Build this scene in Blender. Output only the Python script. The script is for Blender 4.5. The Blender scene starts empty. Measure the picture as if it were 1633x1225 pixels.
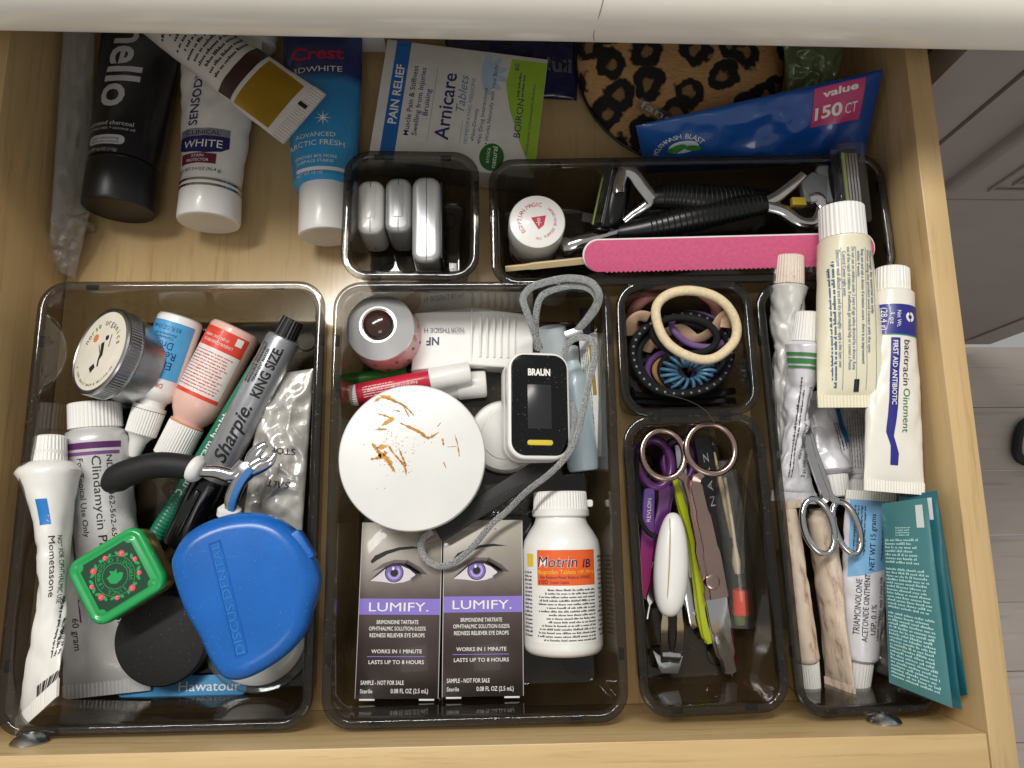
import bpy, bmesh, math, random
from mathutils import Vector, Matrix, noise
PI = math.pi
sc = bpy.context.scene
col = sc.collection
MM = 0.001

# ------------------------------------------------------------------ camera
IW, IH, FPX = 1633.0, 1225.0, 1211.64
CAM = Vector((-5.934, -42.66, 449.47))                 # millimetres above the drawer floor
rot = Matrix.Rotation(-0.01124, 3, 'Z') @ Matrix.Rotation(-0.03864, 3, 'Y') @ Matrix.Rotation(0.19122, 3, 'X')
cd = bpy.data.cameras.new('camera')
cam = bpy.data.objects.new('camera', cd); col.objects.link(cam)
cd.sensor_fit = 'HORIZONTAL'; cd.sensor_width = 36; cd.lens = 36 * FPX / IW
cd.clip_start = 0.01; cd.clip_end = 50
m4 = rot.to_4x4(); m4.translation = CAM * MM
cam.matrix_world = m4
sc.camera = cam
sc.render.resolution_x, sc.render.resolution_y = 1024, 768

# ------------------------------------------------------------------ world and lamps (indoor bathroom)
w = bpy.data.worlds.new('World'); sc.world = w; w.use_nodes = True
w.node_tree.nodes['Background'].inputs[0].default_value = (1.0, 0.97, 0.93, 1)
w.node_tree.nodes['Background'].inputs[1].default_value = 0.34
def lamp(name, loc, aim, sx, sy, power, colr):
    ld = bpy.data.lights.new(name, 'AREA'); ld.shape = 'RECTANGLE'; ld.size = sx; ld.size_y = sy
    ld.energy = power; ld.color = colr
    o = bpy.data.objects.new(name, ld); col.objects.link(o)
    o.location = loc
    o.rotation_euler = (Vector(aim) - Vector(loc)).to_track_quat('-Z', 'Y').to_euler()
    return o
lamp('vanity_lamp', (-0.32, 0.66, 1.50), (0, 0, 0), 1.25, 0.12, 22.5, (1.0, 0.97, 0.92))
lamp('front_fill', (0.10, -1.00, 1.80), (0, 0.1, 0), 0.60, 0.60, 3.2, (1.0, 0.96, 0.90))  # added weak fill from the front to brighten under the counter, no actual fixture
vs = sc.view_settings
vs.view_transform = 'Standard'; vs.look = 'None'; vs.gamma = 1; vs.exposure = 0.0; vs.use_curve_mapping = False
sc.render.engine = 'CYCLES'
sc.cycles.transparent_max_bounces = 20
sc.cycles.max_bounces = 7; sc.cycles.diffuse_bounces = 3; sc.cycles.glossy_bounces = 3; sc.cycles.transmission_bounces = 4
sc.cycles.use_adaptive_sampling = True; sc.cycles.adaptive_threshold = .02; sc.cycles.use_denoising = True
sc.cycles.caustics_reflective = False; sc.cycles.caustics_refractive = False

# ------------------------------------------------------------------ pixel -> place
def ray(px, py):
    return rot @ Vector(((px - IW / 2) / FPX, -(py - IH / 2) / FPX, -1.0))
def at(px, py, z):
    d = ray(px, py); return CAM + d * ((z - CAM.z) / d.z)
def at_y(px, py, y):
    d = ray(px, py); return CAM + d * ((y - CAM.y) / d.y)
def fx(o, xd, zd=(0, 0, 1)):                             # frame: x exact
    x = Vector(xd).normalized(); z = Vector(zd); z = (z - x * z.dot(x)).normalized(); y = z.cross(x)
    m = Matrix((x, y, z)).transposed().to_4x4(); m.translation = Vector(o); return m
def fz(o, n, xd):                                        # frame: z exact
    z = Vector(n).normalized(); x = Vector(xd); x = (x - z * x.dot(z)).normalized(); y = z.cross(x)
    m = Matrix((x, y, z)).transposed().to_4x4(); m.translation = Vector(o); return m
def span(a, b, roll=0):                                  # a,b = (px,py,z): frame at a with x towards b, and the length
    A, B = at(*a), at(*b)
    m = fx(A, B - A)
    if roll: m = m @ Matrix.Rotation(roll, 4, 'X')
    return m, (B - A).length

# ------------------------------------------------------------------ materials
def lin(c):
    if isinstance(c, str):
        c = [int(c[i:i + 2], 16) / 255 for i in (0, 2, 4)]
        c = [x / 12.92 if x <= .04045 else ((x + .055) / 1.055) ** 2.4 for x in c]
    return tuple(c)[:3] + (1,)
_m = {}
def nodes(name):
    m = bpy.data.materials.new(name); m.use_nodes = True
    nt = m.node_tree; b = nt.nodes['Principled BSDF']; out = nt.nodes['Material Output']
    return m, nt, b, out
def nz(nt, scale, detail=3, stretch=None, rough=.55):
    tc = nt.nodes.new('ShaderNodeTexCoord'); n = nt.nodes.new('ShaderNodeTexNoise')
    n.inputs['Scale'].default_value = scale; n.inputs['Detail'].default_value = detail; n.inputs['Roughness'].default_value = rough
    if stretch:
        mp = nt.nodes.new('ShaderNodeMapping'); mp.inputs['Scale'].default_value = stretch
        nt.links.new(tc.outputs['Object'], mp.inputs[0]); nt.links.new(mp.outputs[0], n.inputs['Vector'])
    else: nt.links.new(tc.outputs['Object'], n.inputs['Vector'])
    return n
def ramp(nt, src, stops):
    r = nt.nodes.new('ShaderNodeValToRGB'); e = r.color_ramp.elements
    while len(e) < len(stops): e.new(.5)
    for i, (p, c) in enumerate(stops): e[i].position = p; e[i].color = lin(c)
    nt.links.new(src, r.inputs[0]); return r
def mixc(nt, fac, a, b):
    mx = nt.nodes.new('ShaderNodeMix'); mx.data_type = 'RGBA'
    for s, v in ((0, fac), (6, a), (7, b)):
        if hasattr(v, 'is_output'): nt.links.new(v, mx.inputs[s])
        else: mx.inputs[s].default_value = v
    return mx.outputs[2]
def addbump(nt, b, src, strength, dist=.0005):
    bp = nt.nodes.new('ShaderNodeBump'); bp.inputs['Strength'].default_value = strength; bp.inputs['Distance'].default_value = dist
    nt.links.new(src, bp.inputs['Height']); nt.links.new(bp.outputs[0], b.inputs['Normal'])
def mat(name, c=None, rough=.4, metal=0, var=.06, vs=90, bump=0, bs=500, dust=0, dirt=None, dirt_at=.55, dirt_s=130, coat=0, spec=.5, stretch=None, sss=0, dirt_st=None):
    if name in _m: return _m[name]
    m, nt, b, out = nodes(name)
    c = lin(c)
    n = nz(nt, vs, 4, stretch)
    lo = tuple(x * (1 - var) for x in c[:3]) + (1,); hi = tuple(min(1, x * (1 + var)) for x in c[:3]) + (1,)
    o = ramp(nt, n.outputs[0], [(.3, lo), (.7, hi)]).outputs[0]
    if dirt:
        dn = nz(nt, 1.0 if dirt_st else dirt_s, 6, dirt_st, .7)
        f = ramp(nt, dn.outputs[0], [(dirt_at, (0, 0, 0)), (dirt_at + .16, (1, 1, 1))]).outputs[0]
        o = mixc(nt, f, o, lin(dirt))
    if dust:
        dn = nz(nt, 1100, 3); f = ramp(nt, dn.outputs[0], [(.685, (0, 0, 0)), (.72, (dust,) * 3)]).outputs[0]
        o = mixc(nt, f, o, (.6, .6, .58, 1))
    nt.links.new(o, b.inputs['Base Color'])
    b.inputs['Roughness'].default_value = rough; b.inputs['Metallic'].default_value = metal
    b.inputs['Specular IOR Level'].default_value = spec
    b.inputs['Coat Weight'].default_value = coat; b.inputs['Coat Roughness'].default_value = .08
    if sss:
        b.inputs['Subsurface Weight'].default_value = sss; b.inputs['Subsurface Radius'].default_value = (.004, .004, .004)
    if bump: addbump(nt, b, nz(nt, bs, 4).outputs[0], bump)
    _m[name] = m; return m
def clear(name, tint, body=.05, bodyc='FFFFFF', rough=.06, gl=.5, dust=.0, wrinkle=0):
    """thin clear plastic: see-through film with a glossy fresnel coat and a trace of haze"""
    if name in _m: return _m[name]
    m, nt, b, out = nodes(name)
    tr = nt.nodes.new('ShaderNodeBsdfTransparent'); tr.inputs[0].default_value = lin(tint)
    b.inputs['Base Color'].default_value = lin(bodyc); b.inputs['Roughness'].default_value = .35
    g = nt.nodes.new('ShaderNodeBsdfGlossy'); g.inputs['Roughness'].default_value = rough
    lw = nt.nodes.new('ShaderNodeLayerWeight'); lw.inputs[0].default_value = .5
    p = nt.nodes.new('ShaderNodeMath'); p.operation = 'POWER'; nt.links.new(lw.outputs['Facing'], p.inputs[0]); p.inputs[1].default_value = 3.5
    q = nt.nodes.new('ShaderNodeMath'); q.operation = 'MULTIPLY_ADD'; nt.links.new(p.outputs[0], q.inputs[0]); q.inputs[1].default_value = gl; q.inputs[2].default_value = .045
    m1 = nt.nodes.new('ShaderNodeMixShader'); m2 = nt.nodes.new('ShaderNodeMixShader')
    if dust:
        dn = nz(nt, 700, 2); r = ramp(nt, dn.outputs[0], [(.655, (body,) * 3), (.69, (dust,) * 3)])
        nt.links.new(r.outputs[0], m1.inputs[0])
    else: m1.inputs[0].default_value = body
    nt.links.new(tr.outputs[0], m1.inputs[1]); nt.links.new(b.outputs[0], m1.inputs[2])
    nt.links.new(q.outputs[0], m2.inputs[0]); nt.links.new(m1.outputs[0], m2.inputs[1]); nt.links.new(g.outputs[0], m2.inputs[2])
    if wrinkle:
        bp = nt.nodes.new('ShaderNodeBump'); bp.inputs['Strength'].default_value = wrinkle; bp.inputs['Distance'].default_value = .002
        nt.links.new(nz(nt, 120, 3).outputs[0], bp.inputs['Height']); nt.links.new(bp.outputs[0], g.inputs['Normal'])
    nt.links.new(m2.outputs[0], out.inputs[0])
    _m[name] = m; return m
def wood(name, a, bcol, dark, axis=1, rough=.38, s=1.0):
    if name in _m: return _m[name]
    m, nt, b, out = nodes(name)
    st = [60 * s, 60 * s, 60 * s]; st[axis] = 3.0 * s
    n = nz(nt, 1.0, 5, st, .6); st2 = [260 * s, 260 * s, 260 * s]; st2[axis] = 14 * s
    n2 = nz(nt, 1.0, 4, st2, .6)
    o = ramp(nt, n.outputs[0], [(.25, a), (.55, bcol), (.8, a)]).outputs[0]
    f = ramp(nt, n2.outputs[0], [(.55, (0, 0, 0)), (.78, (.8, .8, .8))]).outputs[0]
    o = mixc(nt, f, o, lin(dark))
    big = nz(nt, 9, 2); o2 = ramp(nt, big.outputs[0], [(.3, (.90, .90, .90)), (.7, (1, 1, 1))]).outputs[0]
    mx = nt.nodes.new('ShaderNodeMix'); mx.data_type = 'RGBA'; mx.blend_type = 'MULTIPLY'; mx.inputs[0].default_value = 1
    nt.links.new(o, mx.inputs[6]); nt.links.new(o2, mx.inputs[7])
    nt.links.new(mx.outputs[2], b.inputs['Base Color']); b.inputs['Roughness'].default_value = rough
    addbump(nt, b, n2.outputs[0], .12, .0003)
    _m[name] = m; return m
def grad(name, stops, axis, length, rough=.35, off=0, var=0, metal=0, coat=0, bump=0):
    """print that changes colour along one axis of the object (mm)"""
    if name in _m: return _m[name]
    m, nt, b, out = nodes(name)
    tc = nt.nodes.new('ShaderNodeTexCoord'); sp = nt.nodes.new('ShaderNodeSeparateXYZ'); nt.links.new(tc.outputs['Object'], sp.inputs[0])
    k = nt.nodes.new('ShaderNodeMath'); k.operation = 'MULTIPLY_ADD'; k.inputs[1].default_value = 1000.0 / length; k.inputs[2].default_value = off
    nt.links.new(sp.outputs[axis], k.inputs[0])
    src = k.outputs[0]
    if var:
        n = nz(nt, 60, 4); a = nt.nodes.new('ShaderNodeMath'); a.operation = 'MULTIPLY_ADD'; a.inputs[1].default_value = var
        nt.links.new(n.outputs[0], a.inputs[0]); nt.links.new(src, a.inputs[2]); src = a.outputs[0]
    r = ramp(nt, src, stops)
    nt.links.new(r.outputs[0], b.inputs['Base Color']); b.inputs['Roughness'].default_value = rough; b.inputs['Metallic'].default_value = metal
    b.inputs['Coat Weight'].default_value = coat
    if bump: addbump(nt, b, nz(nt, 350, 3).outputs[0], bump)
    _m[name] = m; return m

# ------------------------------------------------------------------ meshes (all in mm, written in metres)
class MB:
    def __init__(s): s.v = []; s.f = []
    def add(s, vs, fs):
        o = len(s.v); s.v += [tuple(p) for p in vs]; s.f += [tuple(i + o for i in f) for f in fs]; return s
    def rings(s, rs, cap0=True, cap1=True, closed=True):
        n = len(rs[0]); vs = [p for r in rs for p in r]; fs = []
        for i in range(len(rs) - 1):
            for j in range(n if closed else n - 1):
                k = (j + 1) % n
                fs.append((i * n + j, i * n + k, (i + 1) * n + k, (i + 1) * n + j))
        if cap0: fs.append(tuple(range(n - 1, -1, -1)))
        if cap1: fs.append(tuple((len(rs) - 1) * n + j for j in range(n)))
        return s.add(vs, fs)
    def lathe(s, prof, n=40, axis='z', c=(0, 0, 0), cap0=True, cap1=True, sy=1.0):
        rs = []
        for (t, r) in prof:
            ring = []
            for j in range(n):
                a = 2 * PI * j / n; p, q = r * math.cos(a), r * math.sin(a) * sy
                if axis == 'z': ring.append((c[0] + p, c[1] + q, c[2] + t))
                elif axis == 'x': ring.append((c[0] + t, c[1] + p, c[2] + q))
                else: ring.append((c[0] + q, c[1] + t, c[2] + p))
            rs.append(ring)
        return s.rings(rs, cap0, cap1)
    def gear(s, x0, x1, r0, r1, n=36, d=.35, axis='x', end=.6):
        prof = [(x0, r0), (x1 - end, r1), (x1, r1 - end)]; rs = []
        for (t, r) in prof:
            ring = []
            for j in range(n * 4):
                a = 2 * PI * j / (n * 4); rr = r - (d if j % 4 in (2, 3) else 0)
                p, q = rr * math.cos(a), rr * math.sin(a)
                ring.append((t, p, q) if axis == 'x' else (p, q, t))
            rs.append(ring)
        return s.rings(rs)
    def prism(s, out, z0, z1, bev=.6, steps=3, top_only=False):
        n = len(out)
        nor = []
        for i in range(n):
            a, b_, c = Vector(out[i - 1]), Vector(out[i]), Vector(out[(i + 1) % n])
            e = (c - b_).normalized() + (b_ - a).normalized()
            e = e.normalized() if e.length > 1e-9 else Vector((1, 0)); nor.append(Vector((-e.y, e.x)))   # inward for ccw
        lv = []
        for k in range(steps + 1):
            a = PI / 2 * k / steps; lv.append((bev * (1 - math.sin(a)), bev * (1 - math.cos(a))))
        prof = ([(z0, 0)] if top_only else [(z0 + dz, ins) for ins, dz in [(bev * (1 - math.sin(PI / 2 * k / steps)), bev * (1 - math.cos(PI / 2 * k / steps))) for k in range(steps + 1)]])
        prof += [(z1 - bev * (1 - math.cos(PI / 2 * k / steps)), bev * (1 - math.sin(PI / 2 * k / steps))) for k in range(steps, -1, -1)]
        rs = [[(out[i][0] + nor[i].x * ins, out[i][1] + nor[i].y * ins, z) for i in range(n)] for z, ins in prof]
        return s.rings(rs)
    def box(s, x0, x1, y0, y1, z0, z1, bev=.4):
        return s.prism([(x0, y0), (x1, y0), (x1, y1), (x0, y1)], z0, z1, bev, 2)
    def tube(s, path, r, n=10, closed=False, flat=1.0, up=None, caps=True):
        P = [Vector(p) for p in path]; N = len(P); rs = []; prev = Vector(up) if up else None
        for i in range(N):
            t = (P[(i + 1) % N] - P[i - 1]) if closed else (P[min(i + 1, N - 1)] - P[max(i - 1, 0)])
            t = t.normalized() if t.length > 1e-9 else Vector((1, 0, 0))
            if prev is None: prev = Vector((0, 0, 1)) if abs(t.z) < .9 else Vector((1, 0, 0))
            u = Vector(up) if up else prev
            u = (u - t * u.dot(t)); u = u.normalized() if u.length > 1e-6 else Vector((0, 1, 0)); prev = u
            b_ = t.cross(u); rr = r[i] if isinstance(r, (list, tuple)) else r
            rs.append([P[i] + b_ * (rr * math.cos(2 * PI * j / n)) + u * (rr * flat * math.sin(2 * PI * j / n)) for j in range(n)])
        if closed: rs.append(rs[0]); return s.rings(rs, False, False)
        return s.rings(rs, caps, caps)
    def grid(s, nu, nv, fn, closed=False):
        vs = [fn(i / nu, j / nv) for j in range(nv + 1) for i in range(nu + 1)]
        return s.add(vs, [(j * (nu + 1) + i, j * (nu + 1) + i + 1, (j + 1) * (nu + 1) + i + 1, (j + 1) * (nu + 1) + i) for j in range(nv) for i in range(nu)])
    def xf(s, M):
        s.v = [tuple(M @ Vector(p)) for p in s.v]; return s
    def build(s, name, m, parent=None, ang=35, fix=True, M=None):
        me = bpy.data.meshes.new(name)
        me.from_pydata([(p[0] * MM, p[1] * MM, p[2] * MM) for p in s.v], [], s.f)
        if fix:
            bm = bmesh.new(); bm.from_mesh(me); bmesh.ops.remove_doubles(bm, verts=bm.verts, dist=1e-7)
            bmesh.ops.recalc_face_normals(bm, faces=bm.faces); bm.to_mesh(me); bm.free()
        me.shade_smooth(); me.set_sharp_from_angle(angle=math.radians(ang))
        me.materials.append(m)
        o = bpy.data.objects.new(name, me); col.objects.link(o)
        if parent is not None: o.parent = parent
        if M is not None:
            M = M.copy(); M.translation = M.translation * MM; o.matrix_local = M
        return o
def thing(name, label, cat, M=None, group=None):
    o = bpy.data.objects.new(name, None); col.objects.link(o); o.empty_display_size = .01
    if M is not None:
        M = M.copy(); M.translation = M.translation * MM; o.matrix_world = M
    o['label'] = label; o['category'] = cat
    if group: o['group'] = group
    return o
def rrect(x0, x1, y0, y1, r, n=6):
    pts = []
    for cx, cy, a0 in ((x1 - r, y1 - r, 0), (x0 + r, y1 - r, 90), (x0 + r, y0 + r, 180), (x1 - r, y0 + r, 270)):
        for k in range(n + 1):
            a = math.radians(a0 + 90 * k / n); pts.append((cx + r * math.cos(a), cy + r * math.sin(a)))
    return pts
def ell(cx, cy, rx, ry, n=40, a=0):
    ca, sa = math.cos(math.radians(a)), math.sin(math.radians(a))
    return [(cx + rx * math.cos(t) * ca - ry * math.sin(t) * sa, cy + rx * math.cos(t) * sa + ry * math.sin(t) * ca) for t in [2 * PI * k / n for k in range(n)]]
def cat_rom(P, k=8, closed=False):
    P = [Vector(p) for p in P]; n = len(P); out = []
    for i in range(n if closed else n - 1):
        g = (lambda j: P[j % n]) if closed else (lambda j: P[max(0, min(n - 1, j))])
        a, b_, c, d = g(i - 1), g(i), g(i + 1), g(i + 2)
        for q in range(k):
            t = q / k
            out.append(.5 * ((2 * b_) + (c - a) * t + (2 * a - 5 * b_ + 4 * c - d) * t * t + (3 * b_ - a - 3 * c + d) * t ** 3))
    if not closed: out.append(P[-1])
    return out

# ------------------------------------------------------------------ print: lettering and flat shapes laid on a surface
_g = {}
def glyphs(s, bold=0, shear=0):
    k = (s, bold, shear)
    if k not in _g:
        cu = bpy.data.curves.new('t', 'FONT'); cu.body = s; cu.offset = bold; cu.shear = shear
        cu.resolution_u = 3 if len(s) < 12 else 2
        ob = bpy.data.objects.new('t', cu); me = bpy.data.meshes.new_from_object(ob)
        v = [(p.co.x, p.co.y) for p in me.vertices]; f = [tuple(p.vertices) for p in me.polygons]
        bpy.data.objects.remove(ob); bpy.data.meshes.remove(me); bpy.data.curves.remove(cu)
        if not v: v = [(0, 0)]
        _g[k] = (v, f, min(p[0] for p in v), max(p[0] for p in v))
    return _g[k]
CAPH = .69
def T(s, x, y, h, w=None, r=0, b=0.0, sh=0, al='C'):
    """text centred at x,y: cap height h, optional width w, turned r degrees"""
    v, f, a, c = glyphs(s, b, sh)
    sy = h / CAPH; sx = (w / max(c - a, 1e-6)) if w else sy
    cr, sr = math.cos(math.radians(r)), math.sin(math.radians(r)); out = []
    x0 = (a + c) / 2 if al == 'C' else (a if al == 'L' else c)
    for p in v:
        X, Y = (p[0] - x0) * sx, (p[1] - CAPH / 2) * sy
        out.append((x + X * cr - Y * sr, y + X * sr + Y * cr))
    return out, f
def TA(s, cx, cy, rad, a0, h, step, b=0.0, inward=False):
    """text round an arc, starting at a0 degrees; step degrees per letter"""
    V, F = [], []
    for i, ch in enumerate(s):
        a = a0 + step * i
        if ch == ' ': continue
        v, f = T(ch, 0, 0, h, None, 0, b)
        rr = math.radians(a + (90 if inward else -90)); c_, s_ = math.cos(rr), math.sin(rr)
        ox, oy = cx + rad * math.cos(math.radians(a)), cy + rad * math.sin(math.radians(a))
        o = len(V); V += [(ox + p[0] * c_ - p[1] * s_, oy + p[0] * s_ + p[1] * c_) for p in v]; F += [tuple(i + o for i in q) for q in f]
    return V, F
def PG(pts): return list(pts), [tuple(range(len(pts)))]
def RC(x0, y0, x1, y1): return PG([(x0, y0), (x1, y0), (x1, y1), (x0, y1)])
def RING(cx, cy, r0, r1, a0=0, a1=360, n=40):
    V = []; 
    for k in range(n + 1):
        a = math.radians(a0 + (a1 - a0) * k / n); V += [(cx + r0 * math.cos(a), cy + r0 * math.sin(a)), (cx + r1 * math.cos(a), cy + r1 * math.sin(a))]
    return V, [(2 * k, 2 * k + 1, 2 * k + 3, 2 * k + 2) for k in range(n)]
def FP(x0, y0, x1, y1, n, seed=0, r=0, fill=.55, ragged=.15):
    """rows of print too fine to read: small letter-sized strokes. rows run along x before turning by r (0 or 90)"""
    R_ = random.Random(seed); V, F = [], []
    if r: a0, a1, b0, b1 = y0, y1, x0, x1
    else: a0, a1, b0, b1 = x0, x1, y0, y1
    ph = (b1 - b0) / n; h = ph * fill
    for i in range(n):
        y = b0 + ph * (i + .5); x = a0; end = a1 - (a1 - a0) * R_.random() * ragged
        while x < end:
            for q in range(R_.randint(2, 8)):
                lw = h * R_.uniform(.35, .62); hh = h * R_.choice((.62, .62, .66, 1))
                if x + lw > end: break
                o = len(V)
                pts = [(x, y - h / 2), (x + lw, y - h / 2), (x + lw, y - h / 2 + hh), (x, y - h / 2 + hh)]
                if r: pts = [(p[1], p[0]) for p in pts]
                V += pts; F.append((o, o + 1, o + 2, o + 3)); x += lw * 1.35
            x += h * .5
    return V, F
def ink(parent, m, mp, items, name='lettering', du=None, dv=None):
    V, F = [], []
    for v, f in items:
        o = len(V); V += v; F += [tuple(i + o for i in q) for q in f]
    if not F: return None
    if du or dv:
        bm = bmesh.new(); bv = [bm.verts.new((p[0], p[1], 0)) for p in V]
        for q in F:
            try: bm.faces.new([bv[i] for i in q])
            except ValueError: pass
        for ax, st in ((0, du), (1, dv)):
            if not st: continue
            lo, hi = min(p[ax] for p in V), max(p[ax] for p in V); k = math.floor(lo / st) + 1
            while k * st < hi:
                co = [0, 0, 0]; no = [0, 0, 0]; co[ax] = k * st; no[ax] = 1
                bmesh.ops.bisect_plane(bm, geom=bm.verts[:] + bm.edges[:] + bm.faces[:], plane_co=co, plane_no=no); k += 1
        bm.verts.index_update(); V = [(p.co.x, p.co.y) for p in bm.verts]; F = [tuple(x.index for x in q.verts) for q in bm.faces]; bm.free()
    b = MB(); b.add([mp(p[0], p[1]) for p in V], F)
    o = b.build(name, m, parent, fix=False)
    if name == 'fine_print' or (name == 'lettering' and any(len(f) == 1 and len(v) > 3 for v, f in items) and len(items) > 1): o['kind'] = 'stuff'
    return o
def flat(z): return lambda u, v: (u, v, z)
def drum(R, off=.12):                                    # cylinder about x: u along x, v = arc length from the top
    return lambda u, v: (u, (R + off) * math.sin(v / R), (R + off) * math.cos(v / R))

# ------------------------------------------------------------------ squeeze tube: x from crimp (0) to shoulder (L), cap beyond
def squeeze(root, L, R, m, crimp=6, Wc=None, cr=0, seed=0, p=.65, tc=.9, twist=None, bend=None, neck=None, nk=5, mcrimp=None, sh=3, flatk=1.0, ridges=22, fold=None, skew=0):
    Wc = Wc or R * 1.5
    tw = twist or (lambda s: 0); bd = bend or (lambda s: (0, 0))
    def wh(x):
        s = max(0, min(1, (x - crimp) / (L - crimp)))
        h = tc + (R * flatk - tc) * s ** p; wd = Wc + (R - Wc) * s ** 1.4
        if fold: wd *= fold(s)
        return s, wd, h
    def P(x, th, off=0):
        s, wd, h = wh(x); y, z = wd * math.cos(th), h * math.sin(th)
        nx, nz_ = math.cos(th) * h, math.sin(th) * wd; l = math.hypot(nx, nz_) or 1
        d = 0
        if cr:
            q = Vector((x * .06 + seed * 7.3, y * .09, math.sin(th) * .8 + seed))
            e = math.sin(PI * min(1, max(0, s * .97 + .03))) ** .5
            rid = 1 - abs(noise.noise(q)) * 2.4
            d = -cr * e * (max(0, rid) * .9 + .35 * noise.noise(q * 2.7))
            if cr > 1.4:
                q2 = Vector((x * .055 + y * .07 + seed, y * .10 - x * .03, math.sin(th) * .6 + seed * 2))
                d -= cr * e * .4 * max(0, 1 - abs(noise.noise(q2)) * 4)
            d = max(d, -h * .75)
        y += nx / l * (d + off); z += nz_ / l * (d + off)
        a = tw(s); y, z = y * math.cos(a) - z * math.sin(a), y * math.sin(a) + z * math.cos(a)
        by, bz = bd(s)
        return (x + skew * y * (1 - s) ** 2, y + by, z + bz)
    b = MB(); n, k = (84, 72) if cr > 1.4 else (44, 48); rs = []
    for i in range(n + 1):
        x = crimp + (L - crimp) * i / n
        rs.append([P(x, 2 * PI * j / k) for j in range(k)])
    neck = neck or R * .55
    by, bz = bd(1)
    for t, rr in ((.35, R * .93), (.8, (R + neck) / 2), (1, neck)):
        a = tw(1); rs.append([(L + sh * t, rr * math.cos(2 * PI * j / k + a) + by, rr * flatk * math.sin(2 * PI * j / k + a) + bz) for j in range(k)])
    rs.append([(L + sh + nk, neck * math.cos(2 * PI * j / k) + by, neck * math.sin(2 * PI * j / k) + bz) for j in range(k)])
    b.rings(rs); b.build('body', m, root, 50)
    # crimped end with pressed ridges
    c = MB(); a = tw(0); by, bz = bd(0)
    def cp(u, v, sg):
        y = -Wc + 2 * Wc * u; z = sg * (tc * .75 + .22 * (1 if int(u * ridges * 2) % 2 else 0))
        if cr: z += cr * .35 * noise.noise(Vector((y * .12, seed * 3.1, 0)))
        return (crimp * 1.02 * v + skew * (y * math.cos(a) - z * math.sin(a)), y * math.cos(a) - z * math.sin(a) + by, y * math.sin(a) + z * math.cos(a) + bz)
    nn = ridges * 4
    top = [cp(i / nn, v, 1) for v in (0, 1) for i in range(nn + 1)]; bot = [cp(i / nn, v, -1) for v in (0, 1) for i in range(nn + 1)]
    rs = [[cp(i / nn, v, 1) for i in range(nn + 1)] + [cp(i / nn, v, -1) for i in range(nn, -1, -1)] for v in (0, 1)]
    c.rings(rs); c.build('crimp', mcrimp or m, root, 20)
    def mp(u, v, off=.22):
        if cr > 1.4: off += .22
        s, wd, h = wh(u); return P(u, math.acos(max(-.999, min(.999, v / wd))), off)
    return mp
def ribcap(root, x0, x1, r0, r1, m, n=34, d=.35, name='cap', dy=0, dz=0):
    b = MB().gear(x0, x1, r0, r1, n, d)
    b.lathe([(x1 - .05, r1 * .93), (x1 + .25, r1 * .86), (x1 + .25, r1 * .1)], 28, 'x')
    b.v = [(p[0], p[1] + dy, p[2] + dz) for p in b.v]
    return b.build(name, m, root, 25)

# ================================================================== the setting
maple = wood('maple', 'C6A572', 'D3B685', 'A5824F', 1, .34)
maple_x = wood('maple_front', 'CAA974', 'D8BC8A', 'A5824F', 0, .36)
maple_floor = wood('maple_floor', 'C6A877', 'CFB385', 'AB8C5C', 1, .17)
XL, XR, YF, ZT = -257.0, 231.8, -139.0, 76.0
d = thing('drawer', 'open maple wood drawer holding smoked trays and toiletries', 'drawer', Matrix.Translation((-12, 90, -6)))
dm = Matrix.Translation((12, -90, 6))
MB().box(XL + .3, XR - .3, YF + .3, 330, -8, 0, .1).build('bottom_panel', maple_floor, d, M=dm)
MB().box(XL - 13, XL, YF - 20, 330, -14, ZT, .7).build('side_panel', maple, d, M=dm)
MB().box(XR, XR + 13, YF - 20, 330, -14, ZT, .7).build('side_panel', maple, d, M=dm)
MB().box(XL + .5, XR - .5, YF - 20.5, YF, -14, ZT - .4, .7).build('front_panel', maple_x, d, M=dm)
MB().box(XL - 24, XR + 24, YF - 40, YF - 20.8, -40, ZT + 6, 1.2).build('drawer_face', mat('grey_paint_face', '8A8580', .5, bump=.05), d, M=dm)
MB().box(XL + .5, XR - .5, 318, 329.5, -5, ZT - 6, .5).build('back_panel', maple_x, d, M=dm)
steel = mat('zinc_steel', 'B4B6B8', .3, 1, .05, 300)
for px, py in ((47, 1185), (1410, 1152)):
    p = at_y(px, py, YF)
    b = MB().lathe([(0, 8.2), (.7, 8.3), (2.0, 7.4), (3.6, 5.4), (4.4, 3.2), (4.5, 2.4), (3.2, 1.6), (3.0, .2)], 36, 'z')
    b.build('screw', steel, d, M=dm @ fz(p, (0, 1, 0), (1, 0, 0)))

# countertop with rolled front edge
ct = thing('countertop', 'glossy cream stone vanity countertop with rolled front edge above the drawer', 'countertop', Matrix.Translation((0, 300, 138)))
yc = 176.5
prof = [(60, 125), (2.5, 125), (.7, 125.8), (0, 127.5), (0, 134)]
for k in range(1, 13):
    a = PI / 2 * k / 12; prof.append((17 * (1 - math.cos(a)), 134 + 20 * math.sin(a)))
prof += [(60, 155.6), (600, 156), (600, 140)]
b = MB(); b.rings([[(x, yc + q[0] - x * .006 if q[0] < 300 else yc + q[0], q[1] + 13) for q in prof] for x in (-900, 285)])
cream = mat('cream_stone', 'F4EFE3', .16, 0, .03, 14, coat=.3)
b.build('slab', cream, ct, 30, M=Matrix.Translation((0, -300, -138)))
b = MB(); b.tube(cat_rom([(46, yc - .4, 141), (45, yc - .3, 147), (46.5, yc + 3.0, 159), (49, yc + 14, 167.6), (51, yc + 40, 168.5), (50, yc + 70, 168.9)], 8), .14, 6)
b.build('hairline_crack', mat('hairline', '6E6254', .7), ct, M=Matrix.Translation((0, -300, -138)))
ct['kind'] = 'structure'

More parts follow.
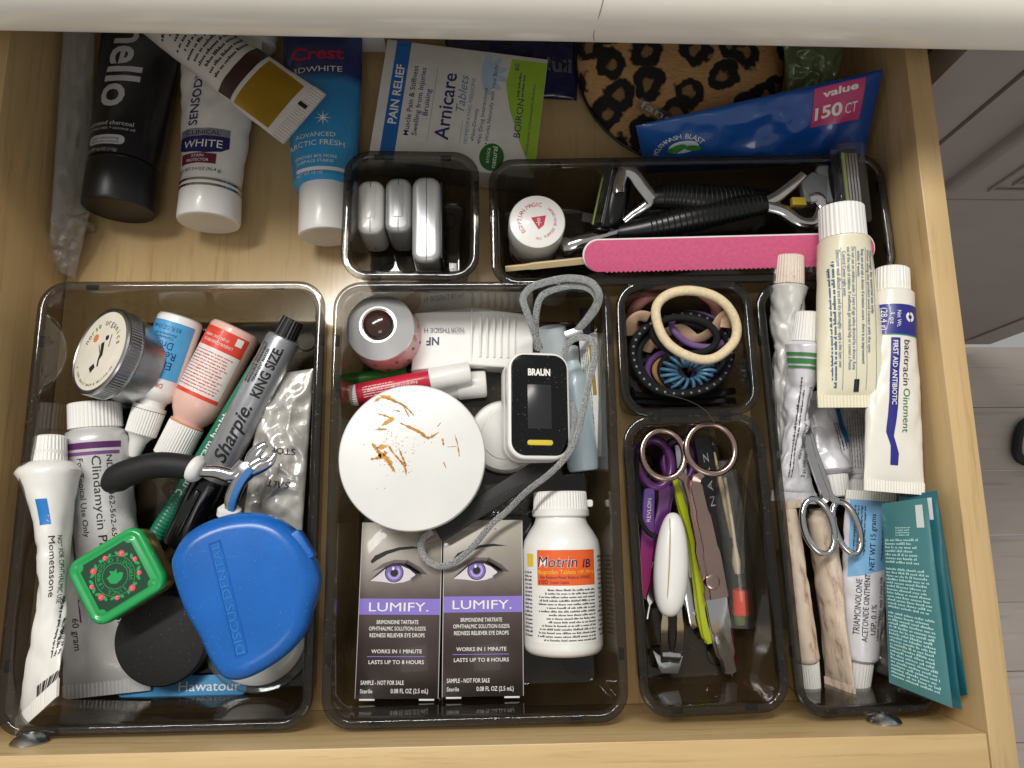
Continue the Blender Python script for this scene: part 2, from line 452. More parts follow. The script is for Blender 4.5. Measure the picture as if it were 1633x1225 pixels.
# vanity cabinet to the right of the drawer
gp = mat('grey_brown_paint', '968E8A', .42, 0, .05, 20, bump=.04, bs=300)
vc = thing('vanity_cabinet', 'grey painted vanity cabinet front right of the open drawer', 'cabinet', Matrix.Translation((450, 220, -640)))
vm = Matrix.Translation((-450, -220, 640)); YC = 214.2
MB().box(262, 306, YC, YC + 20, -640, 136, .5).build('face_frame', gp, vc, M=vm)
MB().box(-330, 262, YC + 4, YC + 20, 84, 136, .5).build('top_rail', gp, vc, M=vm)
MB().box(307.6, 690, YC - 2, YC + 18, -76, 136, 1.0).build('drawer_front', gp, vc, M=vm)
b = MB(); b.prism([(345, -73.5), (680, -73.5), (680, 110), (345, 110)], 0, 9, 6, 5, True); b.v = [(p[0], YC - 2 - p[2], p[1]) for p in b.v]
rp = b.build('raised_panel', gp, vc, 40, M=vm)
for q in (0, 1):
    z0 = -64 + q * 10
    b = MB(); b.tube([(372 + 12 * q, YC - 12.2, 100), (372 + 12 * q, YC - 12.2, z0), (670, YC - 12.2, z0)], 1.6, 8); b.build('bead', gp, vc, M=vm)
MB().box(262, 700, YC + 12, YC + 18, -86, -70, .3).build('gap_shade_strip', mat('gap_painted_shade', '1E1B1A', .8), vc, M=vm)  # dark strip added behind the gap, shade put into its colour
MB().box(306.6, 700, YC - 1, YC + 11, -104.5, -83, 1.5).build('bottom_rail', gp, vc, M=vm)
MB().box(306.6, 674, YC - 1, YC + 16, -560, -106, 1.5).build('door', gp, vc, M=vm)
MB().box(676, 720, YC - 3, YC + 20, -580, -106, 1.5).build('end_stile', gp, vc, M=vm)
MB().box(-300, 700, YC + 40, YC + 52, -640, -560, 1).build('toe_kick', mat('toe_kick', '4A4542', .6), vc, M=vm)
MB().box(-300, 262, YC + 300, YC + 320, -560, 120, 1).build('carcass_back', mat('carcass', '6B5136', .6), vc, M=vm)
MB().box(262, 276, YC + 20.5, YC + 300, -560, 122, 1).build('carcass_side', mat('carcass', '6B5136', .6), vc, M=vm)

# bathroom floor planks
fl = bpy.data.objects.new('floor', None); col.objects.link(fl); fl['kind'] = 'structure'; fl.location = (.7, 0, -.65)
pw = wood('grey_plank', 'B5ABA3', 'C2B8B0', '958B84', 0, .45, .35)
pm = None
for i in range(9):
    y0 = 225 - (i + 1) * 94
    if pm is None:
        o = MB().box(-600, 900, .6, 93.6, -8, 0, .8).build('plank', pw, fl); pm = o.data
    else:
        o = bpy.data.objects.new('plank', pm); col.objects.link(o); o.parent = fl
    o.location = ((i * 137 % 300) * MM - .15, y0 * MM, (i % 3) * .0004)
cb = MB(); cb.tube(cat_rom([at(1700, 690, -640), at(1640, 672, -640), at(1622, 705, -640), at(1632, 735, -640), at(1700, 740, -640)], 8), 7, 10)
t = thing('power_cord', 'black power cord looping on the grey floor right of the drawer', 'cord', Matrix.Translation(at(1640, 700, -640)))
cb.xf(Matrix.Translation(-at(1640, 700, -640))).build('cord', mat('cord_black', '141414', .5), t)

# ================================================================== smoked organiser trays
smoke = clear('smoked_plastic', (.52, .51, .485), .045, '4A4A4A', .05, .55, dust=.5)
rim_m = mat('tab_black', '15161A', .4)
def tray(label, cx, cy, w_, h_, rotd):
    M = Matrix.Translation((cx, cy, 0)) @ Matrix.Rotation(math.radians(rotd), 4, 'Z')
    t = thing('organizer_tray', label, 'tray', M, 'smoked drawer organizer trays')
    prof = [(13, 2.4), (11, 2.5), (9.6, 3.4), (8.8, 5.5), (5.4, 46), (5.0, 49.4), (4.3, 50.4), (3.4, 50.8), (1.0, 50.8), (.3, 50.5), (0, 49.8), (0, 47.6), (.5, 47.1), (3.2, 47.1), (3.7, 46.4), (7.2, 5.5), (8.2, 2.6), (10, 1.2), (13, .9)]
    rs = [[(x, y, z) for x, y in rrect(-w_ / 2 + i, w_ / 2 - i, -h_ / 2 + i, h_ / 2 - i, max(3, 15 - i), 8)] for i, z in prof]
    b = MB(); b.rings(rs); b.build('shell', smoke, t, 40)
    for sx in (-1, 1):
        for k in ((-.36, .36) if h_ > 100 else (-.25, .25)):
            MB().box(-1.2, 1.2, -3, 3, 44.6, 47.0, .3).build('tab', rim_m, t, M=Matrix.Translation((sx * (w_ / 2 - 1.9), k * h_, 0)))
        for k in ((-.33, .33) if w_ > 100 else (-.25, .25)):
            MB().box(-3, 3, -1.2, 1.2, 44.6, 47.0, .3).build('tab', rim_m, t, M=Matrix.Translation((k * w_, sx * (h_ / 2 - 1.9), 0)))
        for sy in (-1, 1):
            b = MB(); b.tube([(6 * math.cos(a), 6 * math.sin(a), .5) for a in [2 * PI * q / 24 for q in range(24)]], .55, 6, True, .8)
            b.build('foot', rim_m, t, M=Matrix.Translation((sx * (w_ / 2 - 21), sy * (h_ / 2 - 21), 0)))
    return t
tray('large smoked tray at far left holding the green tin and blue case', -166.1, -22.7, 152, 229, .23)
tray('large smoked tray in the middle holding the oximeter and pill bottle', -9.6, -22.6, 152, 229, .27)
tray('small square smoked tray at the back holding three upright cases', -44.9, 131.1, 76, 76, -.34)
tray('small square smoked tray full of hair ties', 106.6, 54.7, 76, 76, .7)
tray('medium smoked tray holding large scissors and tweezers', 109.0, -58.4, 76, 152, 1.5)
tray('long smoked tray at the right crammed with ointment tubes', 187.0, -21.7, 76, 229, 1.43)
tray('long smoked tray at the back holding razors and pink nail file', 113.5, 129.3, 229, 76, 1.44)

# ================================================================== common materials
W_ = mat('white_plastic', 'F1F0EC', .32, 0, .02, 60, coat=.15)
Wcap = mat('white_cap', 'EFEEEA', .42, 0, .02, 60)
Wtube = mat('white_laminate', 'EDECE8', .28, 0, .03, 80, bump=.05, bs=200, coat=.2)
blk = mat('ink_black', '1B1B1D', .5); navy = mat('ink_navy', '22235F', .45); redi = mat('ink_red', 'C3203A', .45)
whi = mat('ink_white', 'F0EFEA', .5); gry = mat('ink_grey', '5A5A5E', .5)
blackp = mat('black_plastic', '141416', .38, 0, .1, 120, dust=.25)
blackr = mat('black_rubber', '121315', .62, 0, .1, 200, bump=.08, bs=900, dust=.2)
chrome = mat('chrome', 'D6D7D9', .12, 1, .05, 200)
brushed = mat('brushed_alu', 'C3C5C8', .3, 1, .08, 300, bump=.05, bs=900)

# ================================================================== left tray
# round aluminium salve tin leaning with its lid to the left
c = at(158, 559, 40); n = Vector((-.96 * math.cos(math.radians(55)), .27 * math.cos(math.radians(55)), math.sin(math.radians(55))))
ux = Vector((.27, .96, 0)) * -1
M = fz(c, n, Vector((.787, -.22, .57)))
t = thing('salve_tin', 'round aluminium salve tin with cream label leaning at the left tray back', 'tin', M)
b = MB(); b.lathe([(-25, 22.4), (-24.4, 23.2), (-11.5, 23.2), (-10.6, 24.4), (-10.4, 23.4), (-9.4, 23.4)], 64); b.build('base', brushed, t)
b = MB(); ring = [(-9.6, 24.6), (-9, 25.1)]
b.lathe([(-10.2, 24.6), (-9.6, 25.2), (-8.8, 25.0)], 96)
b.gear(-8.8, -2.2, 25.1, 25.1, 90, .35, 'z', .05)
b.lathe([(-2.2, 25.1), (-1.2, 25.2), (-.3, 24.7), (0, 23.8), (-.5, 23.2), (-.5, 0.1)], 96); b.build('lid', brushed, t, 30)
b = MB(); b.lathe([(-.5, 22.6), (-.36, 22.6), (-.36, .1)], 64); lb = b.build('label', mat('cream_paper', 'E9E3D2', .55), t)
lk = mat('ink_dark', '2A2623', .55)
ink(lb, lk, flat(-.25), [TA('norse organics', 0, 0, 16.6, 168, 3.6, -11.2), TA('A 100% DAILY BALM & MOISTURIZE', 0, 0, 19.6, 215, 1.5, 4.2, inward=True),
   PG([(-1, 4), (1.5, 5.5), (3, 2), (4.5, -2), (3, -5), (4.2, -8.5), (3, -9), (1.6, -5.5), (1.2, -1)]), PG([(1, 8.5), (3, 9.5), (4.5, 8), (3.5, 6.2), (1.6, 6.5)]),
   PG([(-4, -10.5), (-1, -7.5), (1.5, -9.5), (-1, -13)]), PG([(6, 10), (6.6, 10), (7.6, 3), (7, 3)]), PG([(-3, 3), (-2.5, 3.3), (1, -1), (.6, -1.3)])])
ink(lb, mat('ink_orange', 'D98452', .55), flat(-.24), [PG(ell(-8.5, 6.5, 2.4, 2.4, 20))], 'sun_dot')

# ear drops bottle
M, L = span((290, 506, 22), (211, 730, 17))
t = thing('ear_drop_bottle', 'white ear drop bottle with blue label and dropper tip, upside down in left tray', 'bottle', M)
b = MB(); b.lathe([(0, 9.5), (.8, 11.6), (2.5, 12.4), (44, 12.4), (47.5, 11.2), (50, 8), (52, 7.6), (58, 7.4)], 48, 'x'); b.build('body', W_, t)
b = MB().gear(56, 70, 8.9, 8.4, 36, .3); b.lathe([(69.5, 8), (71, 6.2), (74, 4.6), (L - .8, 3.4), (L, 2.4)], 32, 'x'); b.lathe([(53.4, 9), (55.6, 9)], 36, 'x'); b.build('dropper_cap', Wcap, t, 25)
mpd = drum(12.4)
eb = mat('ear_blue', '4FA3D8', .35, coat=.2)
ink(t, eb, mpd, [RC(5, -15, 37, 15)], 'label', dv=1.5, du=16)
mp2 = drum(12.4, .26)
ink(t, navy, mp2, [T('0.5 FL OZ (15 mL)', 9, -1, 2.3, 17, -90, .0), T('Earwax', 29.5, 0, 4.2, 17, -90), T('Removal', 24, 0, 4.2, 18, -90), T('Drops', 18.7, 0, 4.2, 12, -90), T('Carbamide', 14.6, 0, 1.4, 10, -90), T('Peroxide 6.5%', 12.6, 0, 1.3, 12, -90), T('aural use', 33.8, 0, 1.5, 10, -90)], dv=1.5)
ink(t, redi, mp2, [T('DROPS', 41, 3, 2.6, 9, -90)], dv=1.5)

# pink lotion bottle
M, L = span((378, 524, 20), (271, 730, 16))
t = thing('lotion_bottle', 'clear bottle of pink lotion with red and white label in left tray', 'bottle', M)
pk = mat('pink_lotion', 'EBBFB2', .3, 0, .05, 40, coat=.3)
b = MB(); b.lathe([(0, 11.5), (.7, 13.2), (2.4, 14.2), (46, 14.2), (50, 13.6), (55, 11.5), (58, 9.4), (60, 8.6), (61.5, 8.6)], 48, 'x'); b.build('body', pk, t)
b = MB(); b.lathe([(59.8, 9.3), (60.6, 9.8), (61.4, 9.3)], 40, 'x'); b.build('neck_ring', mat('dried_lotion', 'D9A483', .5), t)
b = MB().gear(61.4, L, 9.8, 9.6, 40, .25); b.build('cap', Wcap, t, 25)
mpd = drum(14.2)
ink(t, mat('lotion_label', 'EFE3DE', .4, coat=.2), mpd, [RC(15, -15.5, 44, 15.5)], 'label', dv=1.5, du=15)
rd = mat('lotion_red', 'E2452F', .38, coat=.2)
ink(t, rd, drum(14.2, .16), [RC(4.5, -15.5, 16, 15.5), RC(42.2, -15.5, 44.4, 15.5)], 'red_band', dv=1.5)
mp2 = drum(14.2, .3)
ink(t, mat('ink_pinkred', 'C65A52', .5), mp2, [FP(18, -13, 41, 13, 13, 4, 90, .45)], 'fine_print', dv=3)
ink(t, whi, mp2, [T('LONDON CONSUMER INC', 12.6, -1, 1.7, 19, -90), T('(C) JJKCI 2022  30028950', 9.6, -3, 1.3, 16, -90), RC(5.6, 8.5, 10, 12.5)], dv=2)

# green pen
M, L = span((428, 556, 30), (236, 876, 9))
t = thing('green_pen', 'slim green pen with white lettering lying beside the silver marker', 'pen', M)
gm = mat('pen_green', '1F7A5E', .36, 0, .06, 80, coat=.2)
b = MB(); pr = [(7, 3.4), (8, 4.2), (L * .72, 4.4)]
x = L * .72
while x < L - 8: pr += [(x + .5, 4.8), (x + 1.2, 4.8), (x + 1.6, 4.4), (x + 2, 4.4)]; x += 2.2
pr += [(L - 5, 4.2), (L, 3.0)]
b.lathe(pr, 28, 'x'); b.build('barrel', gm, t)
for s in (-1, 1):
    b = MB(); b.lathe([(-1, 1.0), (-.3, 1.5), (9, 1.6)], 16, 'x', (0, s * 1.9, 0)); b.build('metal_prong', chrome, t)
ink(t, whi, drum(4.4, .18), [T('monogram health', L * .50, .3, 3.5, 47, 180, .012)], dv=1)
ink(t, whi, drum(4.4, .18), [RING(L * .50 + 28, 0, 1.2, 2.0, 0, 360, 16)], 'emblem', dv=1)

# silver marker
M, L = span((468, 510, 34), (283, 872, 14))
t = thing('silver_marker', 'thick silver permanent marker with black lettering and black cap', 'marker', M)
sv = mat('marker_silver', 'A9ABB0', .33, .55, .05, 200)
b = MB(); b.lathe([(11, 6.5), (11.6, 8.6), (13.5, 9.3), (L * .70, 9.3), (L * .70 + 2, 8.4)], 48, 'x'); b.build('barrel', sv, t)
b = MB().gear(0, 12, 6.0, 6.6, 20, .3); b.build('end_plug', blackp, t, 25)
b = MB(); b.lathe([(L * .70, 9.4), (L * .72, 9.9), (L - 4, 9.2), (L - 1, 8.4), (L, 6.5)], 40, 'x'); b.box(L * .75, L - 8, -1.5, 1.5, 8, 11.6, .6); b.build('cap', mat('marker_cap', '0D0E12', .18, coat=.4), t)
mp2 = drum(9.3, .2)
ink(t, blk, mp2, [T('Sharpie.', 70, 1.4, 7.2, 34, 180, .02, .35), T('KING SIZE.', 32, 3.2, 5.2, 30, 180, .03), T('PERMANENT MARKER', 30, -1.6, 1.6, 20, 180, .02), T('MARQUEUR PERMANENT', 29.5, -4.2, 1.6, 24, 180, .02), T('MARCADOR PERMANENTE', 29.5, -6.8, 1.6, 24, 180, .02)], dv=1.2)

# crumpled foil pouch (salt)
def pouch(root, TL, TR, BR, BL, m, bulge=4, cr=1.5, seed=0, pname='film', nu=36, nv=36, fr=9, seam=0, curl=None):
    TL, TR, BR, BL = map(Vector, (TL, TR, BR, BL))
    def S(u, v, side=1, off=0):
        p = (BL * (1 - u) + BR * u) * (1 - v) + (TL * (1 - u) + TR * u) * v
        n_ = (TR - TL + BR - BL).cross(TL - BL + TR - BR).normalized()
        e = max(0, (math.sin(PI * u) * math.sin(PI * v))) ** .45
        w2 = ((TR - TL).length + (BR - BL).length) / 2; h2 = ((TL - BL).length + (TR - BR).length) / 2
        q = Vector((u * w2 / fr + seed * 3.7, v * h2 / fr, side * .6 + seed))
        d = bulge * e + (cr * e + .12 * cr) * (.9 * (1 - 2.2 * abs(noise.noise(q))) + .5 * noise.noise(q * 2.3))
        if curl: p = p + Vector(curl(u, v))
        return p + n_ * (side * (max(d, .15) + .25) + side * off)
    b = MB(); b.grid(nu, nv, lambda u, v: S(u, v, 1)); b.grid(nu, nv, lambda u, v: S(u, v, -1))
    ed = [(i / nu, 0) for i in range(nu)] + [(1, j / nv) for j in range(nv)] + [(1 - i / nu, 1) for i in range(nu)] + [(0, 1 - j / nv) for j in range(nv)]
    k = len(ed); b.add([S(u, v, 1) for u, v in ed] + [S(u, v, -1) for u, v in ed], [(i, (i + 1) % k, (i + 1) % k + k, i + k) for i in range(k)])
    b.build(pname, m, root, 60)
    W2 = ((TR - TL).length + (BR - BL).length) / 2; H2 = ((TL - BL).length + (TR - BR).length) / 2
    def mp(u, v, off=.3): return S(min(1, max(0, u / W2)), min(1, max(0, v / H2)), 1, off)
    mp.W, mp.H = W2, H2
    return mp
def base(pts): c = sum((Vector(p) for p in pts), Vector()) / len(pts); c.z = min(p[2] for p in pts); return c
def pxpouch(name, label, cat, quad, m, **k):
    g = k.pop('group', None)
    P = [at(*q) for q in quad]; o = base(P); t = thing(name, label, cat, Matrix.Translation(o), g)
    return t, pouch(t, *[p - o for p in P], m, **k)
t, mp = pxpouch('foil_pouch', 'crumpled pale foil salt pouch along the right side of the left tray', 'pouch',
   [(420, 600, 24), (500, 588, 26), (482, 850, 18), (385, 850, 14)], mat('pale_foil', 'D3D0C9', .22, .35, .05, 80, coat=.3), bulge=4.5, cr=3.4, seed=2, nu=60, nv=70, fr=13)
ink(t, blk, mp, [T('STOP', mp.W * .62, mp.H * .50, 3.4, 13, 172, .0), T('SALT', mp.W * .58, mp.H * .30, 3.4, 13, 172, .0)], du=1.5, dv=1.5)

# nippers
o = at(374, 760, 44)
t = thing('cuticle_nippers', 'steel nippers with black grip, white collars and blue arm in left tray', 'nippers', Matrix.Translation(o))
Q = lambda px, py, z: at(px, py, z) - o
b = MB(); pth = cat_rom([Q(170, 776, 40), Q(200, 756, 44), Q(250, 742, 46), Q(300, 745, 46), Q(318, 750, 46)], 8); k = len(pth)
b.tube(pth, [7.6 * (.5 + .5 * min(1, i / 5)) * (1 - .22 * i / k) for i in range(k)], 18); b.build('grip', blackr, t)
b = MB(); b.tube(cat_rom([Q(304, 744, 46), Q(312, 748, 46), Q(322, 752, 46)], 4), [4.8, 6.2, 7.0, 7.2, 7.2, 7.0, 6.4, 5.6, 4.6], 18); b.build('collar', Wcap, t)
b = MB(); b.tube(cat_rom([Q(318, 751, 46), Q(345, 752, 46), Q(372, 758, 45), Q(392, 742, 45)], 6), [3.0 + .09 * i for i in range(19)], 12, flat=.8); b.build('arm', chrome, t)
b = MB(); b.tube(cat_rom([Q(366, 822, 40), Q(370, 795, 43), Q(382, 768, 45), Q(402, 745, 46), Q(418, 735, 46)], 6), [3.2] * 5 + [4.0] * 10 + [4.4] * 10, 12, flat=.75); b.build('arm', chrome, t)
b = MB(); b.tube(cat_rom([Q(368, 815, 43.0), Q(373, 793, 46), Q(385, 768, 48.4), Q(400, 748, 49.6)], 6), 1.9, 10, flat=.5); b.build('blue_inlay', mat('inlay_blue', '3E78B8', .35), t)
for pts in ([Q(398, 748, 46), Q(405, 726, 47), Q(417, 713, 48), Q(426, 708, 48)], [Q(402, 748, 46), Q(420, 741, 47), Q(432, 734, 48), Q(438, 722, 48)]):
    b = MB(); p_ = cat_rom(pts, 6); b.tube(p_, [4.2 * (1 - .78 * (i / len(p_)) ** 1.5) for i in range(len(p_))], 12, flat=.6); b.build('jaw', chrome, t)
b = MB(); b.lathe([(0, 4.0), (1.2, 3.6), (1.6, 2.0)], 24, 'z', tuple(Q(392, 748, 47.6))); b.build('pivot', brushed, t)
b = MB(); b.tube([Q(366, 808, 41), Q(366, 812, 40), Q(365, 822, 39)], [4.0, 6.0, 6.2], 18); b.build('collar', Wcap, t)
b = MB(); b.tube(cat_rom([Q(365, 820, 39), Q(362, 850, 36), Q(352, 890, 30)], 5), [5.6] * 11, 16); b.build('grip', blackr, t)

# clindamycin tube
M, L = span((171, 1108, 8), (151, 643, 22), 0)
t = thing('lotion_tube', 'silvery white prescription tube with purple band, lying behind the green tin', 'tube', M)
lam = mat('grey_laminate', 'CFCFCE', .3, .15, .04, 60, bump=.06, bs=160, coat=.2)
mp = squeeze(t, L - 20, 17, lam, 7, 23, .9, 3, p=.75, neck=13, nk=6, sh=5)
ribcap(t, L - 14, L, 13.8, 13.6, Wcap, 44)
pur = mat('ink_purple', '5A2560', .4)
ink(t, pur, mp, [RC(L - 26, -16, L - 22.6, 16), RC(40, 9.2, L - 27, 10.0)], 'purple_band', du=6, dv=2)
ink(t, mat('purple_dk', '7B4A86', .4), mp, [RC(L - 29.4, -15.6, L - 27.6, 15.6)], 'purple_band', dv=2)
ink(t, blk, mp, [T('Clindamycin Phosphate', L - 68, -6.5, 4.2, 76, 180, .0), T('For Topical Use Only', L - 52, 1.5, 3.0, 42, 180), T('NDC 68462-562-65', L - 52, -12, 2.2, 44, 180), T('60 gram', 34, 12.5, 3.6, 17, 180, .0), FP(12, -20, 60, -9, 4, 5)], du=4, dv=2)
ink(t, redi, mp, [T('glenmark', L - 40, 9 - 3, 2.8, 17, 180), RING(L - 36, 2.5 + 3, 1.0, 2.0, 0, 360, 16)], 'brand_lettering', du=4)

# twisted white tube at the left edge
M, L = span((58, 1142, 47), (80, 697, 40))
t = thing('twisted_tube', 'half empty twisted white tube hanging over the left tray front edge', 'tube', M)
mp = squeeze(t, L - 19, 16, Wtube, 8, 18, 1.2, 5, p=.9, neck=8.5, nk=5, sh=6, twist=lambda s: math.radians(-34 * (1 - s) + 22 * math.sin(PI * s)), fold=lambda s: 1 - .60 * math.sin(PI * s) ** .7, bend=lambda s: (-5 * math.sin(PI * s), 0), ridges=26, flatk=.85, skew=-.6)
ribcap(t, L - 16, L, 8.8, 7.9, Wcap, 30)
bl = mat('ink_bright_blue', '1E78C8', .4)
ink(t, bl, mp, [RC(L - 47, -3, L - 34, 2.5)], 'blue_panel', du=3, dv=1)
ink(t, blk, mp, [T('Mometasone', L - 68, -2.6, 2.6, 30, 180), T('NOT FOR OPHTHALMIC USE', L - 70, -5.6, 1.5, 34, 180), T('FOR TOPICAL USE ONLY', 46, -9, 1.6, 34, 180), FP(24, -15, 60, -6, 5, 9)] + [RC(8.6, -17 + i * 1.3, 14, -17 + i * 1.3 + (.4 + .3 * (i % 3))) for i in range(13)], du=3, dv=1.5)
ink(t, whi, mp, [T('TM', L - 44, -1.6, 1.8, None, 180)])

# green embossed tin
pc = [at(*q, 46) for q in ((93, 905), (221, 834), (273, 930), (159, 1003))]
o = sum(pc, Vector()) / 4; ex = (pc[1] - pc[0] + pc[2] - pc[3])
M = fz(o - Vector((0, 0, 16)), Vector((-.05, -.02, 1)), ex)
t = thing('balm_tin', 'small green hinged balm tin with dark floral emblem, tilted in left tray', 'tin', M)
hw, hh = ex.length / 4, (pc[0] - pc[3] + pc[1] - pc[2]).length / 4
gn = mat('tin_green', '1FA356', .3, 0, .04, 60, coat=.5); dg = mat('tin_dark_green', '12402A', .35, coat=.4); gold = mat('tin_gold_edge', 'B79A5A', .3, .8)
b = MB(); b.prism(rrect(-hw + .6, hw - .6, -hh + .6, hh - .6, 7), 0, 11, 1.2); b.build('base', gold, t)
b = MB(); b.prism(rrect(-hw + .2, hw - .2, -hh + .2, hh - .2, 7.2), 9.5, 12.2, .5); b.build('gold_edge', gold, t)
rs = [[(x, y, z) for x, y in rrect(-hw + i, hw - i, -hh + i, hh - i, max(2, 7.2 - i), 8)] for i, z in ((0, 12), (0, 14), (.5, 15.2), (1.4, 15.9), (2.6, 16.0), (3.4, 15.3), (4.2, 15.2), (5.0, 15.9), (6, 16.1))]
b = MB(); b.rings(rs); b.build('lid', gn, t, 60)
pw_, ph_ = hw - 6.6, hh - 5.0
def notch(w2, h2, r):
    P = []
    for sx, sy, a0 in ((1, 1, 270), (-1, 1, 360), (-1, -1, 90), (1, -1, 180)):
        for k in range(5):
            a = math.radians(a0 - 90 * k / 4); P.append((sx * w2 + r * math.cos(a), sy * h2 + r * math.sin(a)))
    return P
ink(t, dg, flat(16.22), [PG(notch(pw_, ph_, 2.6))], 'dark_panel')
ink(t, gn, flat(16.30), [RING(0, 0, 6.3, 6.6), RING(0, 0, 9.9, 10.2), PG([(x * 4.2, y * 4.2) for x, y in ((-.9, -.5), (-.3, -.9), (.5, -.75), (1, -.2), (.75, .1), (.3, .15), (.55, .7), (.1, .55), (-.35, .9), (-.4, .4), (-1, .3))])], 'emblem')
RO = 150
ink(t, gn, flat(16.30), [TA('SINCE 1899', 0, 0, 8.2, RO + 130, 2.0, -14.5), TA("VERMONT'S ORIGINAL", 0, 0, 8.2, RO + 170, 2.0, 11.8, inward=True)])
rose, leaf = [], []
for k in range(9):
    a = math.radians(40 * k + 12); x, y = 12.6 * math.cos(a), 10.6 * math.sin(a)
    r_ = 1.7 if k % 2 else 1.3
    rose += [PG(ell(x, y, r_, r_, 10)), ]
    for s in (-1, 1): leaf.append(PG(ell(x * .97 + s * 2.2 * math.sin(a), y * .97 - s * 2.2 * math.cos(a), 1.5, .8, 10, math.degrees(a) + 90 + 30 * s)))
ink(t, gn, flat(16.30), leaf, 'leaf_print'); ink(t, mat('rose_red', 'D64A5B', .45), flat(16.36), rose, 'rose_print')
ink(t, mat('rose_light', 'F0B5B5', .45), flat(16.42), [RING(12.6 * math.cos(math.radians(40 * k + 12)), 10.6 * math.sin(math.radians(40 * k + 12)), .5, .75, 0, 250, 10) for k in range(9)], 'rose_print')

# black compact disc
o = at(255, 1019, 21)
t = thing('black_compact', 'matte black round compact lying below the green tin', 'compact', Matrix.Translation(o - Vector((0, 0, 12))) @ Matrix.Rotation(math.radians(4), 4, 'X'))
b = MB(); b.lathe([(-1, 23), (0, 24.2), (4.6, 24.4), (5, 24.0), (5.2, 24.0), (5.6, 24.4), (10.6, 24.2), (11.7, 23.4), (12, 22)], 72); b.build('case', mat('matte_black', '0F1012', .6, 0, .12, 80, dust=.3), t)

# blue retainer case
oc = at(386, 945, 66)
cr_ = [(740, 340), (752, 280), (790, 215), (850, 165), (930, 128), (1020, 106), (1120, 104), (1210, 135), (1285, 195), (1345, 275), (1380, 370), (1380, 440), (1350, 540), (1318, 640), (1238, 735), (1140, 802), (1062, 838), (1002, 844), (952, 822), (902, 745), (860, 650), (810, 560), (770, 460)]
P2 = [at(q[0] / 2.7537, 780 + q[1] / 2.7537, 62) - oc for q in cr_]
P2 = [(p.x, p.y) for p in cat_rom([(p.x, p.y, 0) for p in reversed(P2)], 3, True)]
M = Matrix.Translation(oc - Vector((0, 0, 30))) @ Matrix.Rotation(math.radians(3), 4, 'Y')
t = thing('retainer_case', 'scuffed translucent blue retainer case in left tray front right', 'case', M)
bluep = mat('blue_polypropylene', '1868BE', .26, 0, .14, 26, bump=.05, bs=500, dust=.5, sss=.3, dirt='3A88D4', dirt_at=.62, dirt_st=(60, 420, 60))
b = MB(); b.prism([(x * .86, y * .86) for x, y in P2], 0, 13, 3, 4); b.build('base', bluep, t, 40)
b = MB(); b.prism(P2, 13.5, 30, 8, 8, True); b.build('lid', bluep, t, 40)
pp = [at(*q, 65) - oc for q in ((330, 868), (372, 1048), (390, 1040), (347, 862))]
fr_ = [(p.x, p.y) for p in pp]
b = MB()
for i in range(4):
    a_, c_ = fr_[i], fr_[(i + 1) % 4]; b.tube([(a_[0], a_[1], 30), (c_[0], c_[1], 30)], .45, 6)
b.build('embossed_frame', bluep, t)
mid = Vector((sum(p[0] for p in fr_) / 4, sum(p[1] for p in fr_) / 4)); dr = math.degrees(math.atan2(fr_[0][1] - fr_[1][1], fr_[0][0] - fr_[1][0]))
v, f = T('DISCUS DENTAL', mid.x, mid.y, 4.0, 54, dr, .01)
b = MB(); b.add([(x, y, 30.35) for x, y in v], f); b.build('embossed_lettering', mat('blue_emboss', '2A78C6', .25, 0, .1, 60), t, fix=False)
cpx = at(474, 873, 58) - oc
b = MB(); b.prism(rrect(-4.5, 4.5, -8, 8, 1.5), 15, 27, 1); b.xf(Matrix.Translation((cpx.x, cpx.y, 0)) @ Matrix.Rotation(math.radians(33), 4, 'Z')); b.build('latch', bluep, t, 40)

# white round case below the blue one
o = at(412, 1012, 10)
t = thing('white_round_case', 'white round case with clear rim mostly hidden under the blue retainer case', 'case', Matrix.Translation(o - Vector((0, 0, 7))))
b = MB(); b.lathe([(0, 24), (1, 26.4), (6, 26.8), (9, 26.2), (10.4, 24), (10.8, 20)], 64); b.build('body', W_, t)
b = MB(); b.lathe([(2, 27.0), (3, 30.5), (5, 31), (7, 30.4), (7.4, 27)], 64, cap0=False, cap1=False); b.build('clear_rim', clear('clear_hard', 'E8ECEC', .08, 'C8CCCC', .05, .6), t)

# blue nail file
a_, c_ = at(186, 1096, 5), at(396, 1092, 5)
M = fx((a_ + c_) / 2, c_ - a_); L = (c_ - a_).length
t = thing('blue_nail_file', 'light blue nail file lying flat at the front of the left tray', 'nail file', M)
b = MB(); b.prism(rrect(-L / 2, L / 2, -5.6, 5.6, 5.4, 8), -1.2, 1.2, .3); b.build('board', mat('file_blue', '4A9AD0', .5, 0, .05, 200, bump=.15, bs=1600), t)
ink(t, whi, flat(1.35), [T('Hawatour', L * .21, 0, 5.0, 33, 0, .005)])

